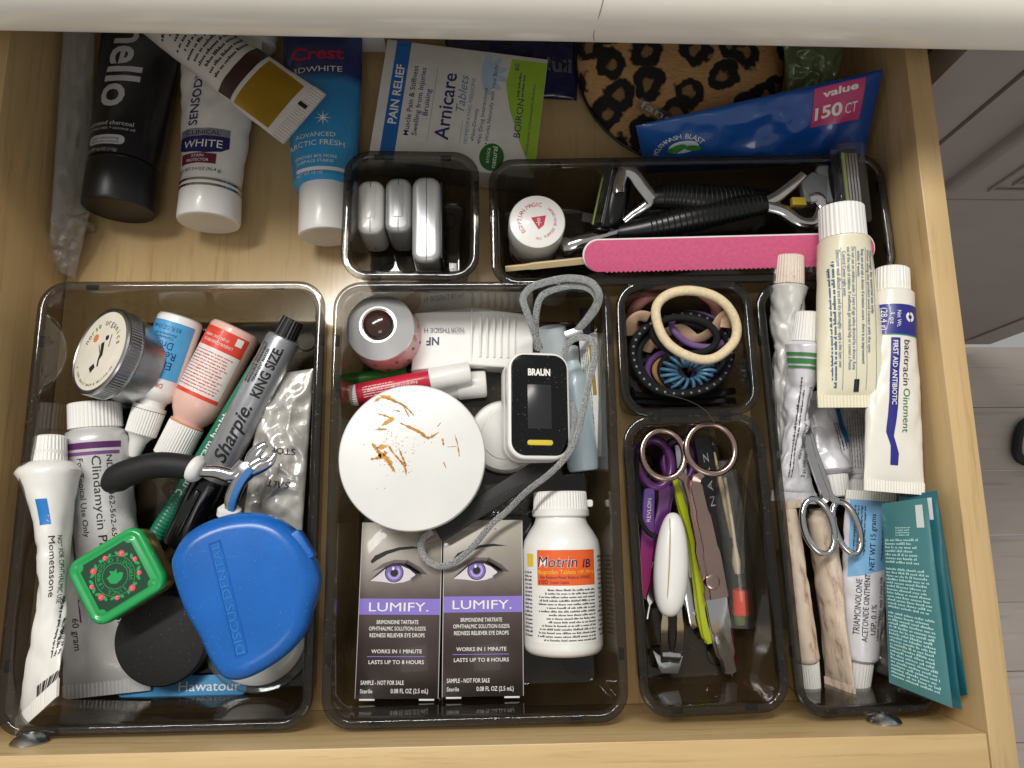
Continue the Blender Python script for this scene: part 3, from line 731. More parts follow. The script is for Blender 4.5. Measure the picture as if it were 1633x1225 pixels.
# ================================================================== middle tray
# pink pot with silver top and brown knob
M = Matrix.Translation(at(622, 545, 2.5)) @ Matrix.Rotation(math.radians(-3), 4, 'Y')
t = thing('pink_pot', 'pink perfume pot with silver top and dark brown domed knob', 'pot', M)
gp_ = mat('pot_pink', 'E09A9C', .22, 0, .06, 60, coat=.6)
b = MB(); b.lathe([(0, 17), (1, 19), (8, 20.6), (18, 20.4), (28, 19.2), (31, 18.6)], 64); b.build('body', gp_, t)
b = MB(); b.lathe([(30.6, 19.2), (31.6, 19.4), (33, 19.0), (38, 12.0), (39.2, 10.4), (39.0, 9.2), (37.5, 8.9)], 64); b.build('silver_top', mat('pot_silver', 'EDEDEE', .34, .6, .03, 40), t)
b = MB(); b.lathe([(36.5, 8.7), (39, 8.6)] + [(39 + 4.6 * math.sin(a), 8.6 * math.cos(a)) for a in [PI / 2 * k / 8 for k in range(1, 8)]] + [(43.6, .1)], 40); b.build('knob', mat('knob_brown', '3A211C', .12, 0, .1, 60, coat=.6), t)
hd = []
for row, z in ((0, 6), (1, 14), (2, 22)):
    for k in range(10): hd.append(PG(ell((k + .5 * (row % 2)) * 12.6 + 3, z + (k % 3), 1.1, 1.1, 8)))
ink(t, mat('heart_dark', '5B2029', .4), lambda u, v: ((20.75 - abs(v - 12) * .035) * math.cos(u / 20.2), (20.75 - abs(v - 12) * .035) * math.sin(u / 20.2), v), hd, 'heart_print')

# white pill cutter
o = at(758, 545, 18)
M = fz(o, (0, 0, 1), at(1000, 545 + 3, 18) - at(760, 545, 18))
t = thing('pill_cutter', 'white plastic wedge shaped pill cutter with grooved end behind the oximeter', 'pill cutter', M)
Q = lambda px, py: (M.inverted() @ at(px, py, 18))
ol = [Q(655, 590), Q(752, 584), Q(850, 588), Q(852, 500), Q(752, 491), Q(660, 497)]
b = MB(); b.prism([(p.x, p.y) for p in ol], -16, 2.2, 1.2, 3)
xr = Q(752, 540).x; b.v = [(p[0], p[1], p[2] - (abs(p[0] - xr) * .13 if p[2] > 0 else 0)) for p in b.v]; b.build('body', W_, t, 8)
xr = Q(752, 540).x
for k in range(6):
    x = Q(766 + k * 11, 540).x
    b = MB(); b.tube([(x, Q(760, 570).y, 2.5 - abs(x - xr) * .13), (x, Q(760, 506).y, 2.5 - abs(x - xr) * .13)], .75, 8); b.build('rib', W_, t)
b = MB(); b.tube([(xr, Q(752, 584).y + .6, 1.9), (xr, Q(752, 491).y - .6, 1.9)], .5, 6); b.build('ridge', W_, t)
ink(t, mat('ink_slate', '5F6A80', .5), lambda u, v: (u, v, 2.4 - abs(u - xr) * .13), [T('NORTHSIDE H', Q(708, 527).x, Q(708, 527).y, 3.0, 23, 180, .0)])
ink(t, mat('ink_slate_dark', '33415C', .5), lambda u, v: (u, v, 2.4 - abs(u - xr) * .13), [T('NF', Q(690, 544).x, Q(690, 544).y, 4.6, 7.5, 180, .03)], 'emblem')

# lip balm tubes
def balm(label, a, b2, R, body_m, capm, lab, seed):
    M, L = span(a, b2)
    t = thing('lip_balm_tube', label, 'lip balm', M, 'lip balm tubes')
    b = MB(); b.gear(0, 4.5, R * .95, R * .97, 26, .3); b.build('base', capm, t, 25)
    b = MB(); b.lathe([(4.5, R * .97), (5, R), (L * .66, R), (L * .66 + .5, R * .97)], 32, 'x'); bd = b.build('barrel', body_m, t)
    b = MB(); b.lathe([(L * .66, R * 1.04), (L * .66 + .8, R * 1.1), (L - 1.5, R * 1.05), (L - .4, R * .98), (L, R * .8)], 32, 'x'); b.build('cap', capm, t)
    if lab: ink(bd, whi, drum(R, .15), [T('NET WT 0.15 OZ (4.25 g)', L * .34 + 8, -.5, 1.1, 15, 0, .02), FP(L * .12, -4, L * .42, 3, 5, seed, 0, .5)], dv=1)
    return t
balm('white lip balm tube half hidden under the red one', (640, 622, 10), (776, 612, 10), 7.6, W_, W_, False, 2)
balm('red labelled lip balm tube with white cap above the stained jar lid', (558, 632, 19), (751, 594, 19), 6.4, mat('balm_red', 'C8253F', .35, coat=.3), W_, True, 3)
balm('bright green lip balm tube peeking out below the pink pot', (535, 612, 6), (650, 596, 6), 5, mat('balm_green', '2F8A2E', .4), mat('balm_green', '2F8A2E', .4), False, 4)

# stained white jar
o = at(657, 728.7, 50)
t = thing('stained_jar', 'white round jar whose lid is smeared with orange brown stains', 'jar', Matrix.Translation(o - Vector((0, 0, 34))))
m, nt, bs_, out = nodes('stained_lid')
tc = nt.nodes.new('ShaderNodeTexCoord')
mpn = nt.nodes.new('ShaderNodeMapping'); mpn.inputs['Scale'].default_value = (1, 1.0, 1); mpn.inputs['Location'].default_value = (.011, -.004, 0); nt.links.new(tc.outputs['Object'], mpn.inputs[0])
ln = nt.nodes.new('ShaderNodeVectorMath'); ln.operation = 'LENGTH'; nt.links.new(mpn.outputs[0], ln.inputs[0])
base_c = nz(nt, 40, 3); o1 = ramp(nt, base_c.outputs[0], [(.3, (.80, .80, .78)), (.7, (.85, .85, .83))]).outputs[0]
s1 = nz(nt, 55, 5, None, .65); f1 = ramp(nt, s1.outputs[0], [(.55, (0, 0, 0)), (.72, (.35, .35, .35))]).outputs[0]
fd = ramp(nt, ln.outputs['Value'], [(.008, (1, 1, 1)), (.020, (0, 0, 0))]).outputs[0]
mu = nt.nodes.new('ShaderNodeMath'); mu.operation = 'MULTIPLY'; nt.links.new(f1, mu.inputs[0]); nt.links.new(fd, mu.inputs[1])
o1 = mixc(nt, mu.outputs[0], o1, lin('D9A63E'))
nt.links.new(o1, bs_.inputs['Base Color']); bs_.inputs['Roughness'].default_value = .32
b = MB(); b.lathe([(16, 37.6), (17, 38.5), (32.4, 38.6), (33.6, 38.0), (34, 36.8), (34, .1)], 96); b.build('lid', m, t, 30)
b = MB(); b.lathe([(-12, 33), (-11, 35), (14, 35.4), (16, 35)], 72); b.build('base', mat('jar_grey', 'B9BBBB', .3, coat=.3), t)
# smears: thin dried streaks
st = mat('dried_stain', 'B57A1C', .45, 0, .3, 600); st2 = mat('thin_stain', 'CF9A3A', .45, 0, .25, 300)
def smear(pts, wd, sd):
    R_ = random.Random(sd); P = cat_rom([(p[0], p[1], 0) for p in pts], 6); A_, B_ = [], []
    for i, p in enumerate(P):
        e = math.sin(PI * (i + .4) / len(P)) ** .5; q = wd * e * R_.uniform(.3, 1.3)
        d_ = (P[min(i + 1, len(P) - 1)] - P[max(0, i - 1)]); n_ = Vector((-d_.y, d_.x)).normalized() if d_.length > 0 else Vector((0, 1))
        A_.append((p.x + n_.x * q, p.y + n_.y * q)); B_.append((p.x - n_.x * q * R_.uniform(.5, 1.2), p.y - n_.y * q))
    V = A_ + B_; k = len(A_)
    return V, [(i, i + 1, k + i + 1, k + i) for i in range(k - 1)]
J = lambda cx, cy: ((cx - 481) / 361 * 38.5, -(cy - 915) / 361 * 38.5)
S1 = [[(315, 605), (370, 630), (430, 655), (470, 690), (490, 715)], [(310, 700), (345, 710), (375, 722)], [(300, 778), (355, 778)], [(415, 745), (470, 770), (520, 795), (560, 822), (610, 795)],
      [(690, 805), (705, 860), (713, 915)], [(630, 825), (635, 860)], [(655, 868), (700, 865)], [(280, 925), (310, 920), (340, 905), (360, 890)], [(360, 850), (385, 890), (420, 930), (445, 960), (455, 1005)], [(415, 870), (435, 920), (455, 960)],
      [(635, 940), (648, 972)], [(605, 765), (622, 745)], [(385, 680), (420, 690)], [(430, 655), (455, 700), (465, 715)], [(285, 850), (310, 880), (330, 920)], [(340, 900), (375, 950), (400, 990)]]
WD = [.55, .5, .5, .75, .35, .5, .25, 1.2, .8, .6, .3, .25, .4, .5, .9, .6]
R_ = random.Random(5)
ink(t, st, flat(34.06), [smear([J(*p) for p in s_], WD[i] * 1.15, i) for i, s_ in enumerate(S1)] + [PG(ell(*J(R_.gauss(400, 70), R_.gauss(860, 80)), R_.uniform(.15, .6), R_.uniform(.1, .3), 6, R_.random() * 180)) for _ in range(80)], 'stain')
ink(t, st2, flat(34.03), [smear([J(*p) for p in s_], 1.3, 40 + i) for i, s_ in enumerate([[(285, 845), (320, 890), (370, 940), (390, 985)], [(330, 760), (390, 720)], [(310, 870), (360, 860)], [(290, 640), (340, 615), (400, 640)]])], 'stain')

# pulse oximeter
o = at(860, 646, 57)
M = fz(o, Vector((.13, .02, 1)), at(908, 646, 57) - at(812, 646, 57))
t = thing('pulse_oximeter', 'white fingertip pulse oximeter with black glass face and yellow button', 'oximeter', M)
W2, H2 = 16.6, 28.6
b = MB(); b.prism(rrect(-W2, W2, -H2, H2, 9, 8), -25, -12.6, 2.5, 4); b.build('lower_shell', W_, t, 40)
b = MB(); b.prism(rrect(-W2, W2, -H2, H2, 9, 8), -12, 0, 1.6, 4); b.build('upper_shell', W_, t, 40)
b = MB(); b.prism(rrect(-W2 + 1.6, W2 - 1.4, -H2 + 2, H2 - 1.6, 7.4, 8), -.5, .7, .4, 3); fc = b.build('glass_face', mat('black_glass', '08080A', .08, 0, .05, 60, dust=.35), t, 40)
ink(fc, whi, flat(.85), [T('BRAUN', 0, 17.5, 3.4, 12, 0, .045)])
b = MB(); b.box(-6.3, 6.3, -12.6, 10.8, .7, .85, .05); b.build('display', mat('dark_display', '2A2A2E', .25), fc)
b = MB(); b.prism(rrect(-6.8, 6.8, -21.4, -18.6, 1.3), .5, 1.5, .3); b.build('button', mat('button_yellow', 'D8C23C', .4), fc)

# lanyard
LN = [(1108, 392, 44), (1075, 300, 50), (1040, 200, 55), (1024, 140, 57), (1060, 90, 58), (1140, 60, 59), (1250, 42, 60), (1350, 60, 60), (1396, 120, 58), (1380, 190, 54), (1330, 255, 50), (1280, 305, 46)]
LN2 = [(1095, 390, 43), (1085, 300, 47), (1090, 200, 52), (1115, 130, 54), (1180, 95, 56), (1270, 78, 57), (1350, 95, 57), (1385, 150, 55), (1345, 225, 50), (1285, 300, 45)]
LN3 = [(1222, 415, 52), (1245, 360, 53), (1300, 332, 54), (1362, 350, 55), (1372, 440, 56), (1345, 560, 57), (1318, 680, 58), (1290, 800, 59), (1240, 905, 59), (1150, 1000, 56), (1040, 1085, 50), (940, 1185, 42)]
LN4 = [(1255, 640, 50), (1276, 700, 52), (1272, 780, 55), (1255, 860, 58)]
cv = lambda q: at(500 + q[0] / 3.063, 430 + q[1] / 3.063, q[2])
o = at(880, 560, 45)
t = thing('lanyard', 'grey and white braided wrist lanyard looping from the oximeter', 'lanyard', Matrix.Translation(o))
m, nt, bs_, out = nodes('braid')
wn = nz(nt, 2300, 2); r = ramp(nt, wn.outputs[0], [(.38, '4E5154'), (.62, 'B9BBBB')]); nt.links.new(r.outputs[0], bs_.inputs['Base Color']); bs_.inputs['Roughness'].default_value = .75
addbump(nt, bs_, wn.outputs[0], .6, .0006)
for pts, wd in ((LN, 2.0), (LN2, 1.9), (LN4, 1.6)):
    b = MB(); b.tube([p - o for p in cat_rom([cv(q) for q in pts], 9)], wd, 12, flat=.18, up=(.2, -.3, 1)); b.build('strap', m, t, 60)
pts = [cv(q) for q in LN3] + [at(785, 835, 40), at(752, 874, 36), at(722, 898, 34), at(700, 903, 33), at(680, 893, 33), at(671, 873, 34), at(676, 858, 36), at(690, 848, 38)]
b = MB(); b.tube([p - o for p in cat_rom(pts, 9)], [1.9] * 100 + [1.5] * 72, 12, flat=.45, up=(.2, -.3, 1)) if False else b.tube([p - o for p in cat_rom(pts, 9)], 1.75, 12, flat=.2, up=(.2, -.3, 1)); b.build('strap', m, t, 60)
b = MB(); b.box(-5, 5, -2.2, 2.2, -.8, .8, .3); b.build('clip', brushed, t, M=fx(cv((1270, 308, 46)) - o, (.8, .25, .1)))

# frosted bottles and slim carton by the right wall of the middle tray
fro = mat('frosted_plastic', 'C9D3D6', .42, 0, .05, 50, sss=.4)
M, L = span(tuple([500 + 1262 / 3.063, 430 + 440 / 3.063, 24]), tuple([500 + 1322 / 3.063, 430 + 985 / 3.063, 20]))
t = thing('frosted_dropper', 'frosted eye drop bottle with bluish liquid right of the oximeter', 'bottle', M)
b = MB(); b.lathe([(-4, 4), (2, 4.2), (4, 5), (9, 6.5), (16, 8.6), (L - 3, 9.2), (L - .6, 8.4), (L, 6.4)], 40, 'x'); b.build('body', mat('frosted_blue', 'B5C6CE', .35, 0, .08, 40, coat=.2, sss=.4), t)
b = MB(); b.lathe([(-8, 3), (-7, 4.4), (-2, 4.6), (1, 4.2)], 28, 'x'); b.build('tip', mat('tip_grey', '9DA3A6', .4), t)
M, L = span((885, 575, 14), (880, 520, 22))
t = thing('frosted_vial', 'short frosted white vial standing behind the oximeter', 'vial', M)
b = MB(); b.lathe([(-14, 8), (-12, 8.8), (L - 3, 8.4), (L - .6, 7.8), (L, 6)], 36, 'x'); b.build('body', fro, t)
M, L = span((938, 535, 30), (955, 728, 22))
t = thing('slim_carton', 'slim white carton with green and yellow print against the right tray wall', 'carton', M @ Matrix.Rotation(math.radians(55), 4, 'X'))
b = MB(); b.box(0, L, -6, 6, -2, 2, .3); b.build('carton', W_, t)
ink(t, mat('ink_ochre', 'B08F2C', .5), flat(2.12), [RC(6, 2, L * .5, 5)], 'yellow_band'); ink(t, mat('ink_green', '3E7F4C', .5), flat(2.14), [FP(8, -4.5, L - 6, 1.5, 4, 8)], 'fine_print')
b = MB(); b.box(-16, -1, -4, 4, -1.6, 1.6, .6); b.build('black_tip', blackp, t)

# soft white container under the oximeter
o = at(500 + 935 / 3.063, 430 + 815 / 3.063, 16)
t = thing('white_container', 'soft white rounded floss container partly under the oximeter', 'container', Matrix.Translation(o - Vector((0, 0, 12))))
b = MB(); b.lathe([(0, 17), (2, 20), (8, 21), (14, 20.6), (16, 19.4), (16.6, 17), (16.6, 14), (17.4, 13.4), (17.6, .1)], 48); b.build('body', mat('soft_white', 'E3E2DE', .35, 0, .04, 50, sss=.3), t)
ink(t, gry, flat(17.8), [T('1 S', 4, -8, 2.0, None, 0)])

# black sleeve with a metal end
M, L = span((672, 866, 33), (886, 733, 40))
t = thing('black_file_sleeve', 'flat black nail file sleeve crossing under the lanyard', 'nail file', M)
b = MB(); b.prism(rrect(10, L, -5.4, 5.4, 1.5), -1.4, 1.4, .5); b.build('sleeve', mat('sleeve_black', '0D0D0F', .55, 0, .1, 90, dust=.15), t)
b = MB(); b.prism([(0, -1.5), (11, -3.4), (11, 3.2), (1, 2.8)], -1.1, 1.1, .3); b.build('end_piece', mat('end_brown', '6E6259', .4, .3), t)
# zip bag
cb_ = clear('clear_film', 'F2F2F0', .04, 'DDDDDD', .06, .8, wrinkle=.6)
t, mp = pxpouch('zip_bag', 'small crumpled clear zip bag between jar and pill bottle', 'bag', [(755, 772, 14), (850, 768, 16), (842, 822, 10), (740, 826, 10)], cb_, bulge=3, cr=3, seed=4)

# eye drop cartons
def eyebox(label, quad, zt, th):
    P = [at(*q, zt) for q in quad]                      # TL TR BR BL
    c_ = sum(P, Vector()) / 4; ex = P[1] - P[0] + P[2] - P[3]; ey = P[0] - P[3] + P[1] - P[2]
    M = fz(c_ - Vector((0, 0, th)), (0, 0, 1), ex); t = thing('eye_drop_carton', label, 'carton', M, 'eye drop sample cartons')
    hw, hh = ex.length / 4, ey.length / 4
    body = grad('lumify_print', [(0, '2B2422'), (.35, '3A2F2D'), (.62, '5E5150'), (.80, '8D867E'), (1, 'A8A296')], 1, 90.0, .34, .5, .12, .05, .15, bump=.03)
    b = MB(); b.box(-hw, hw, -hh, hh, 0, th, .35); b.build('carton', body, t)
    for s in (-1, 1):
        b = MB(); b.box(s * hw * .72 - 4, s * hw * .72 + 4, -hh - .9, -hh + .1, th - 1.4, th - .2, .1); b.build('flap_tab', W_, t)
        b = MB(); b.box(s * (hw + .02) - .18, s * (hw + .02) + .18, -hh + .2, hh - .2, th - .5, th + .05, .05); b.build('worn_edge', mat('worn_card', 'C9C4C4', .5), t)
    z = th
    pv = mat('lumify_violet', '8C7BD0', .3, coat=.2)
    yb0, yb1 = -hh + 2 * hh * (1 - (560 - 150) / 770), -hh + 2 * hh * (1 - (490 - 150) / 770)
    ink(t, pv, flat(z + .06), [RC(-hw + .1, yb0, hw - .1, yb1)], 'violet_band')
    K = lambda cx, cy: ((cx - 382) / 182.5 * hw, hh - (cy - 150) / 770 * 2 * hh)
    ink(t, whi, flat(z + .12), [T('LUMIFY.', *K(378, 526), 4.5, 31.5, 0, .0)] + [T(s_, *K(375, y_), h_, w_, 0, .006) for s_, y_, h_, w_ in
        (('BRIMONIDINE TARTRATE', 592, 2.0, 22), ('OPHTHALMIC SOLUTION 0.025%', 620, 2.0, 30), ('REDNESS RELIEVER EYE DROPS', 649, 2.0, 29), ('WORKS IN 1 MINUTE', 718, 1.9, 26.5), ('LASTS UP TO 8 HOURS', 764, 1.9, 29))]
        + [T('SAMPLE - NOT FOR SALE', *K(316, 851), 2.1, 22.5, 0, .012), T('Sterile', *K(247, 887), 2.0, 6.4, 0, .01), T('0.08 FL OZ (2.5 mL)', *K(437, 886), 2.2, 19.5, 0, .012)])
    ink(t, mat('ink_pale', 'C8C2BA', .4), flat(z + .1), [T('BAUSCH + LOMB', *K(372, 188), 1.6, 21, 0, .015)], 'brand_lettering')
    ink(t, pv, flat(z + .1), [RC(*K(245, 742), *K(500, 739))], 'rule_line')
    ds = mat('lash_dark', '1A1414', .4)
    E_ = [K(*q) for q in ((242, 412), (275, 385), (310, 357), (345, 343), (385, 343), (420, 358), (450, 382), (430, 405), (395, 418), (350, 423), (300, 416))]
    ink(t, mat('eye_white', 'DAD4DA', .35), flat(z + .08), [PG(E_)], 'eye_white')
    ic = K(352, 376); ink(t, mat('iris_violet', '7E6CB8', .35), flat(z + .12), [PG(ell(*ic, 4.9, 4.4, 28))], 'iris')
    ink(t, mat('iris_light', 'B7A6DC', .35), flat(z + .15), [RING(*ic, 2.4, 3.4, 180, 420, 20)], 'iris_glow')
    ink(t, ds, flat(z + .18), [PG(ell(*ic, 2.0, 1.9, 20)), RING(*ic, 4.5, 5.0, 0, 360, 28)], 'pupil'); ink(t, whi, flat(z + .22), [PG(ell(ic[0] - .6, ic[1] + 2.2, .6, .9, 10))], 'glint')
    lid = [K(*q) for q in ((238, 416), (275, 380), (310, 350), (345, 333), (385, 331), (425, 345), (470, 372), (450, 384), (420, 360), (385, 345), (345, 345), (310, 360), (275, 389))]
    brow = [K(*q) for q in ((243, 325), (262, 300), (310, 278), (370, 262), (430, 257), (490, 266), (430, 268), (375, 274), (320, 292), (275, 318), (250, 335))]
    lash = []
    for k in range(15):
        f_ = k / 14; x0, y0 = 395 + 65 * f_, 338 + 40 * f_; dx, dy = 18 + 26 * f_, -24 + 26 * f_
        a_, b_, c2 = K(x0, y0), K(x0 + dx, y0 + dy), K(x0 + 6, y0 + 4); lash.append(PG([a_, b_, c2]))
    for k in range(8):
        x0, y0 = 425 + 5 * k, 400 - 3 * k; lash.append(PG([K(x0, y0), K(x0 + 16 + k, y0 + 18), K(x0 + 4, y0 - 2)]))
    ink(t, ds, flat(z + .2), [PG(lid), PG(brow)] + lash, 'lash_and_brow')
    ink(t, mat('lid_shadow', '6A5B5C', .4), flat(z + .05), [PG([K(*q) for q in ((250, 372), (300, 335), (350, 318), (410, 320), (470, 350), (505, 385), (470, 372), (425, 345), (385, 331), (345, 333), (310, 350))])], 'lid_crease')
    return t
eyebox('left one of the two eye drop sample cartons with a violet eye', [(578, 834), (705, 833), (699, 1116), (566.5, 1114)], 27, 22)
eyebox('right one of the two eye drop sample cartons, beside the pill bottle', [(710.7, 830), (832, 829), (835, 1110.5), (702.7, 1112)], 27.5, 22)

# pill bottle
M, L = span((899, 1041, 24), (893, 783, 25))
t = thing('pill_bottle', 'white ibuprofen bottle with orange label lying in the middle tray', 'bottle', M)
RB = 21.2
b = MB(); b.lathe([(0, 16), (.6, 18.6), (2.4, 20.6), (5, 21.2), (L - 32, 21.2), (L - 27, 20.4), (L - 22, 17.6), (L - 18, 14.8), (L - 15.5, 14.0), (L - 11, 13.8)], 64, 'x'); b.build('body', W_, t)
b = MB(); b.lathe([(L - 14, 15.2), (L - 13.4, 15.7), (L - 10.6, 15.7), (L - 10, 15.0)], 56, 'x'); b.gear(L - 10, L - .5, 15.0, 14.6, 52, .4); b.build('cap', Wcap, t, 25)
b = MB(); b.prism(rrect(L - 9, L - 5, -18, -14, 1.2), -2, 2, .5); b.build('cap_tab', Wcap, t)
ink(t, mat('label_white', 'EFEEE9', .4), drum(RB, .1), [RC(7.5, -19, 52, 19)], 'label', dv=1.5)
og = mat('label_orange', 'E8632A', .36, coat=.2); ib = lambda cy: (725 - cy) / 2.753 / 2.95 + .3
mpo = drum(RB, .18); mpp = drum(RB, .28)
ink(t, og, mpo, [RC(36.5, -17.5, 54.5, 15.8)], 'orange_panel', dv=1.5)
ink(t, mat('label_yellow', 'E9CE3C', .4), mpo, [RC(46, 18.6, 52.5, 24)], 'yellow_panel', dv=1.5)
ink(t, blk, mpp, [FP(8.5, -17, 35.2, 16.5, 15, 11, 90, .55, .25), FP(10, -29, 52, -19.5, 18, 12, 90, .5), FP(10, 20, 44, 28, 17, 13, 90, .5)], 'fine_print', dv=3)
nb = mat('ink_deep_navy', '1B1C44', .4)
ink(t, whi, drum(RB, .24), [T('Motrin', 48.6, 4.6, 5.6, 21, -90, .018, .15)], 'lettering_outline', dv=1.2)
ink(t, nb, drum(RB, .32), [T('Motrin', 48.6, 4.6, 5.6, 21, -90, .0, .15), T('IB', 47.6, -11.6, 4.2, 5, -90, .01, .15), T('Pain Reliever/Fever Reducer (NSAID)', 40.7, 0, 1.5, 28, -90, .0), T('100', 38.3, 12.2, 2.2, 5, -90), T('Coated Caplets', 38.2, 3.6, 1.4, 10, -90, 0)], dv=1.5)
ink(t, mat('label_yellow', 'E9CE3C', .4), drum(RB, .3), [T('Ibuprofen Tablets', 43.4, 5, 2.2, 20, -90), T('USP, 200 mg', 43.4, -11.5, 1.5, 10, -90)], dv=1.5)

# ================================================================== hair tie tray
fuzz = lambda nm, c: mat(nm, c, .85, 0, .12, 500, bump=.5, bs=1500)
EX = lambda cx, cy, z: at(960 + cx / 4.537, 430 + cy / 4.537, z)
def tie(name, label, cx, cy, rx, ry, ang, z, r, m, tilt=0, wob=1.2, seed=0, flat_=1.0, knots=0):
    c_ = EX(cx, cy, z); t = thing(name, label, 'hair tie', Matrix.Translation(c_), 'hair ties in the small tray')
    P = []; k = 72; ca, sa = math.cos(math.radians(ang)), math.sin(math.radians(ang)); sc_ = 1 / 4.537 / 2.95
    for i in range(k):
        a = 2 * PI * i / k; x, y = rx * sc_ * math.cos(a), ry * sc_ * math.sin(a)
        q = Vector((math.cos(a) * .8 + seed * 5, math.sin(a) * .8, seed)); e = 1 + .04 * wob * noise.noise(q)
        X, Y = (x * ca - y * sa) * e, (x * sa + y * ca) * e
        P.append((X, Y, tilt * Y / 20 + wob * noise.noise(q * 1.3)))
    rr = [r * (1 + .03 * noise.noise(Vector((i * .5, seed, 0)))) for i in range(k)]
    b = MB(); b.tube(P, rr + [], 14, True, flat_); b.build('band', m, t, 60)
    if knots:
        kb = MB()
        for i in range(0, k, 2): kb.lathe([(-r * .2, r * .15), (0, r * .55), (r * .45, r * .3)], 6, 'z', (P[i][0], P[i][1], P[i][2] + r * .6))
        kb.build('silver_thread', mat('thread_grey', '7D7F86', .4), t)['kind'] = 'stuff'
    return t
bt = fuzz('tie_black', '0D0D10')
tie('black_hair_tie', 'thick plain black hair tie, ring around the blue coil', 570, 640, 330, 270, 0, 24, 2.2, bt, 2, 2, 1)
tie('black_hair_tie', 'black hair tie with silver thread, widest ring in the small tray', 575, 610, 385, 300, 0, 29, 2.3, bt, 4, 2, 2, knots=1)
tie('black_hair_tie', 'small thin black hair tie directly around the blue coil', 630, 720, 235, 165, 5, 18, 1.6, bt, 1, 1, 3)
tie('black_hair_tie', 'black hair tie arching behind the cream one', 600, 480, 250, 130, -8, 37, 2.0, bt, 6, 2, 4)
tie('pink_hair_tie', 'fuzzy salmon pink hair tie at the back of the small tray', 520, 345, 330, 165, 0, 24, 3.3, fuzz('tie_pink', 'D9948C'), 26, 2, 5)
tie('purple_hair_tie', 'purple hair tie lying left of the blue coil', 500, 740, 190, 160, 0, 13, 1.9, fuzz('tie_purple', '6F4B8C'), 0, 1, 6)
tie('tan_hair_tie', 'tan hair tie peeking out below the blue coil', 540, 760, 180, 120, -25, 11, 1.9, fuzz('tie_tan', 'B98C58'), 0, 1, 7)
tie('cream_hair_tie', 'thick fuzzy cream hair tie lying on top of all the others', 678, 398, 318, 240, -22, 47, 2.7, fuzz('tie_cream', 'E6D3AE'), 4, 3.2, 8)
tie('grey_hair_tie', 'thin dark grey hair tie resting at the right of the small tray', 720, 620, 210, 250, 10, 21, 1.5, fuzz('tie_grey', '2C2C33'), 3, 2, 9)
tie('mauve_hair_tie', 'mauve hair tie showing behind the cream ring', 700, 440, 220, 120, -15, 30, 1.9, fuzz('tie_mauve', '7A5A8E'), 4, 2, 10)
# coil
c_ = EX(620, 745, 18); t = thing('coil_hair_tie', 'blue plastic spiral coil hair tie at the front of the small tray', 'hair tie', Matrix.Translation(c_), 'hair ties in the small tray')
P = []; nt_ = 17
for i in range(nt_ * 16):
    a = 2 * PI * i / (nt_ * 16); h_ = 2 * PI * i / 16; R1 = 9.0 + 4.2 * math.cos(h_)
    P.append((R1 * 1.25 * math.cos(a), R1 * .85 * math.sin(a), 4.2 * math.sin(h_)))
b = MB(); b.tube(P, 1.05, 8, True); b.build('coil', mat('coil_blue', '5C8CAE', .35, 0, .06, 60, coat=.3), t, 60)
# ribbed elastic
rbm = mat('ribbed_beige', 'CBA98C', .8, 0, .1, 60, bump=.6, bs=1400)
t = thing('beige_elastic', 'folded ribbed beige elastic band tucked among the hair ties', 'elastic band', Matrix.Translation(EX(600, 430, 20)))
Q = lambda cx, cy, z: EX(cx, cy, z) - EX(600, 430, 20)
for pts in ([Q(205, 470, 28), Q(215, 380, 36), Q(270, 335, 38), Q(335, 345, 37)], [Q(430, 470, 26), Q(560, 430, 30), Q(680, 500, 29), Q(800, 440, 34), Q(870, 345, 40), Q(905, 330, 40), Q(895, 420, 38)], [Q(320, 590, 18), Q(360, 530, 22), Q(420, 500, 24)]):
    b = MB(); b.tube(cat_rom(pts, 8), 3.6, 12, flat=.25, up=(.1, -.8, .6)); b.build('elastic', rbm, t, 60)
for k, (y0, lb_) in enumerate(((905, 'flat black elastic loop, upper of the two along the small tray front'), (950, 'flat black elastic loop, lower of the two along the small tray front'))):
    o = EX(600, y0, 14 - 3 * k); t = thing('flat_elastic', lb_, 'elastic band', Matrix.Translation(o))
    b = MB(); b.tube([p - o for p in cat_rom([EX(240, y0, 14 - 3 * k), EX(420, y0 + 8, 14 - 3 * k), EX(620, y0 + 10, 15 - 3 * k), EX(800, y0 - 2, 15 - 3 * k), EX(965, y0 - 28 * (1 - k), 16 - 3 * k)], 8)], 1.9, 10, flat=.6); b.build('band', bt, t, 60)

for lb_, pts in (('fine dark hair lying along the left wall of the middle tray', [(548, 975, 12), (556, 1000, 6), (545, 1030, 4), (550, 1060, 4), (541, 1085, 4), (556, 1105, 12)]), ('fine pale hair trailing from the small hair tie tray', [(1060, 628, 52), (1100, 640, 53), (1125, 655, 53), (1140, 675, 52)])):
    o = at(*pts[2]); t = thing('hair_strand', lb_, 'hair', Matrix.Translation(o))
    b = MB(); b.tube([p - o for p in cat_rom([at(*q) for q in pts], 8)], .10, 5); b.build('strand', mat('hair_brown', '6E5A48', .4), t)

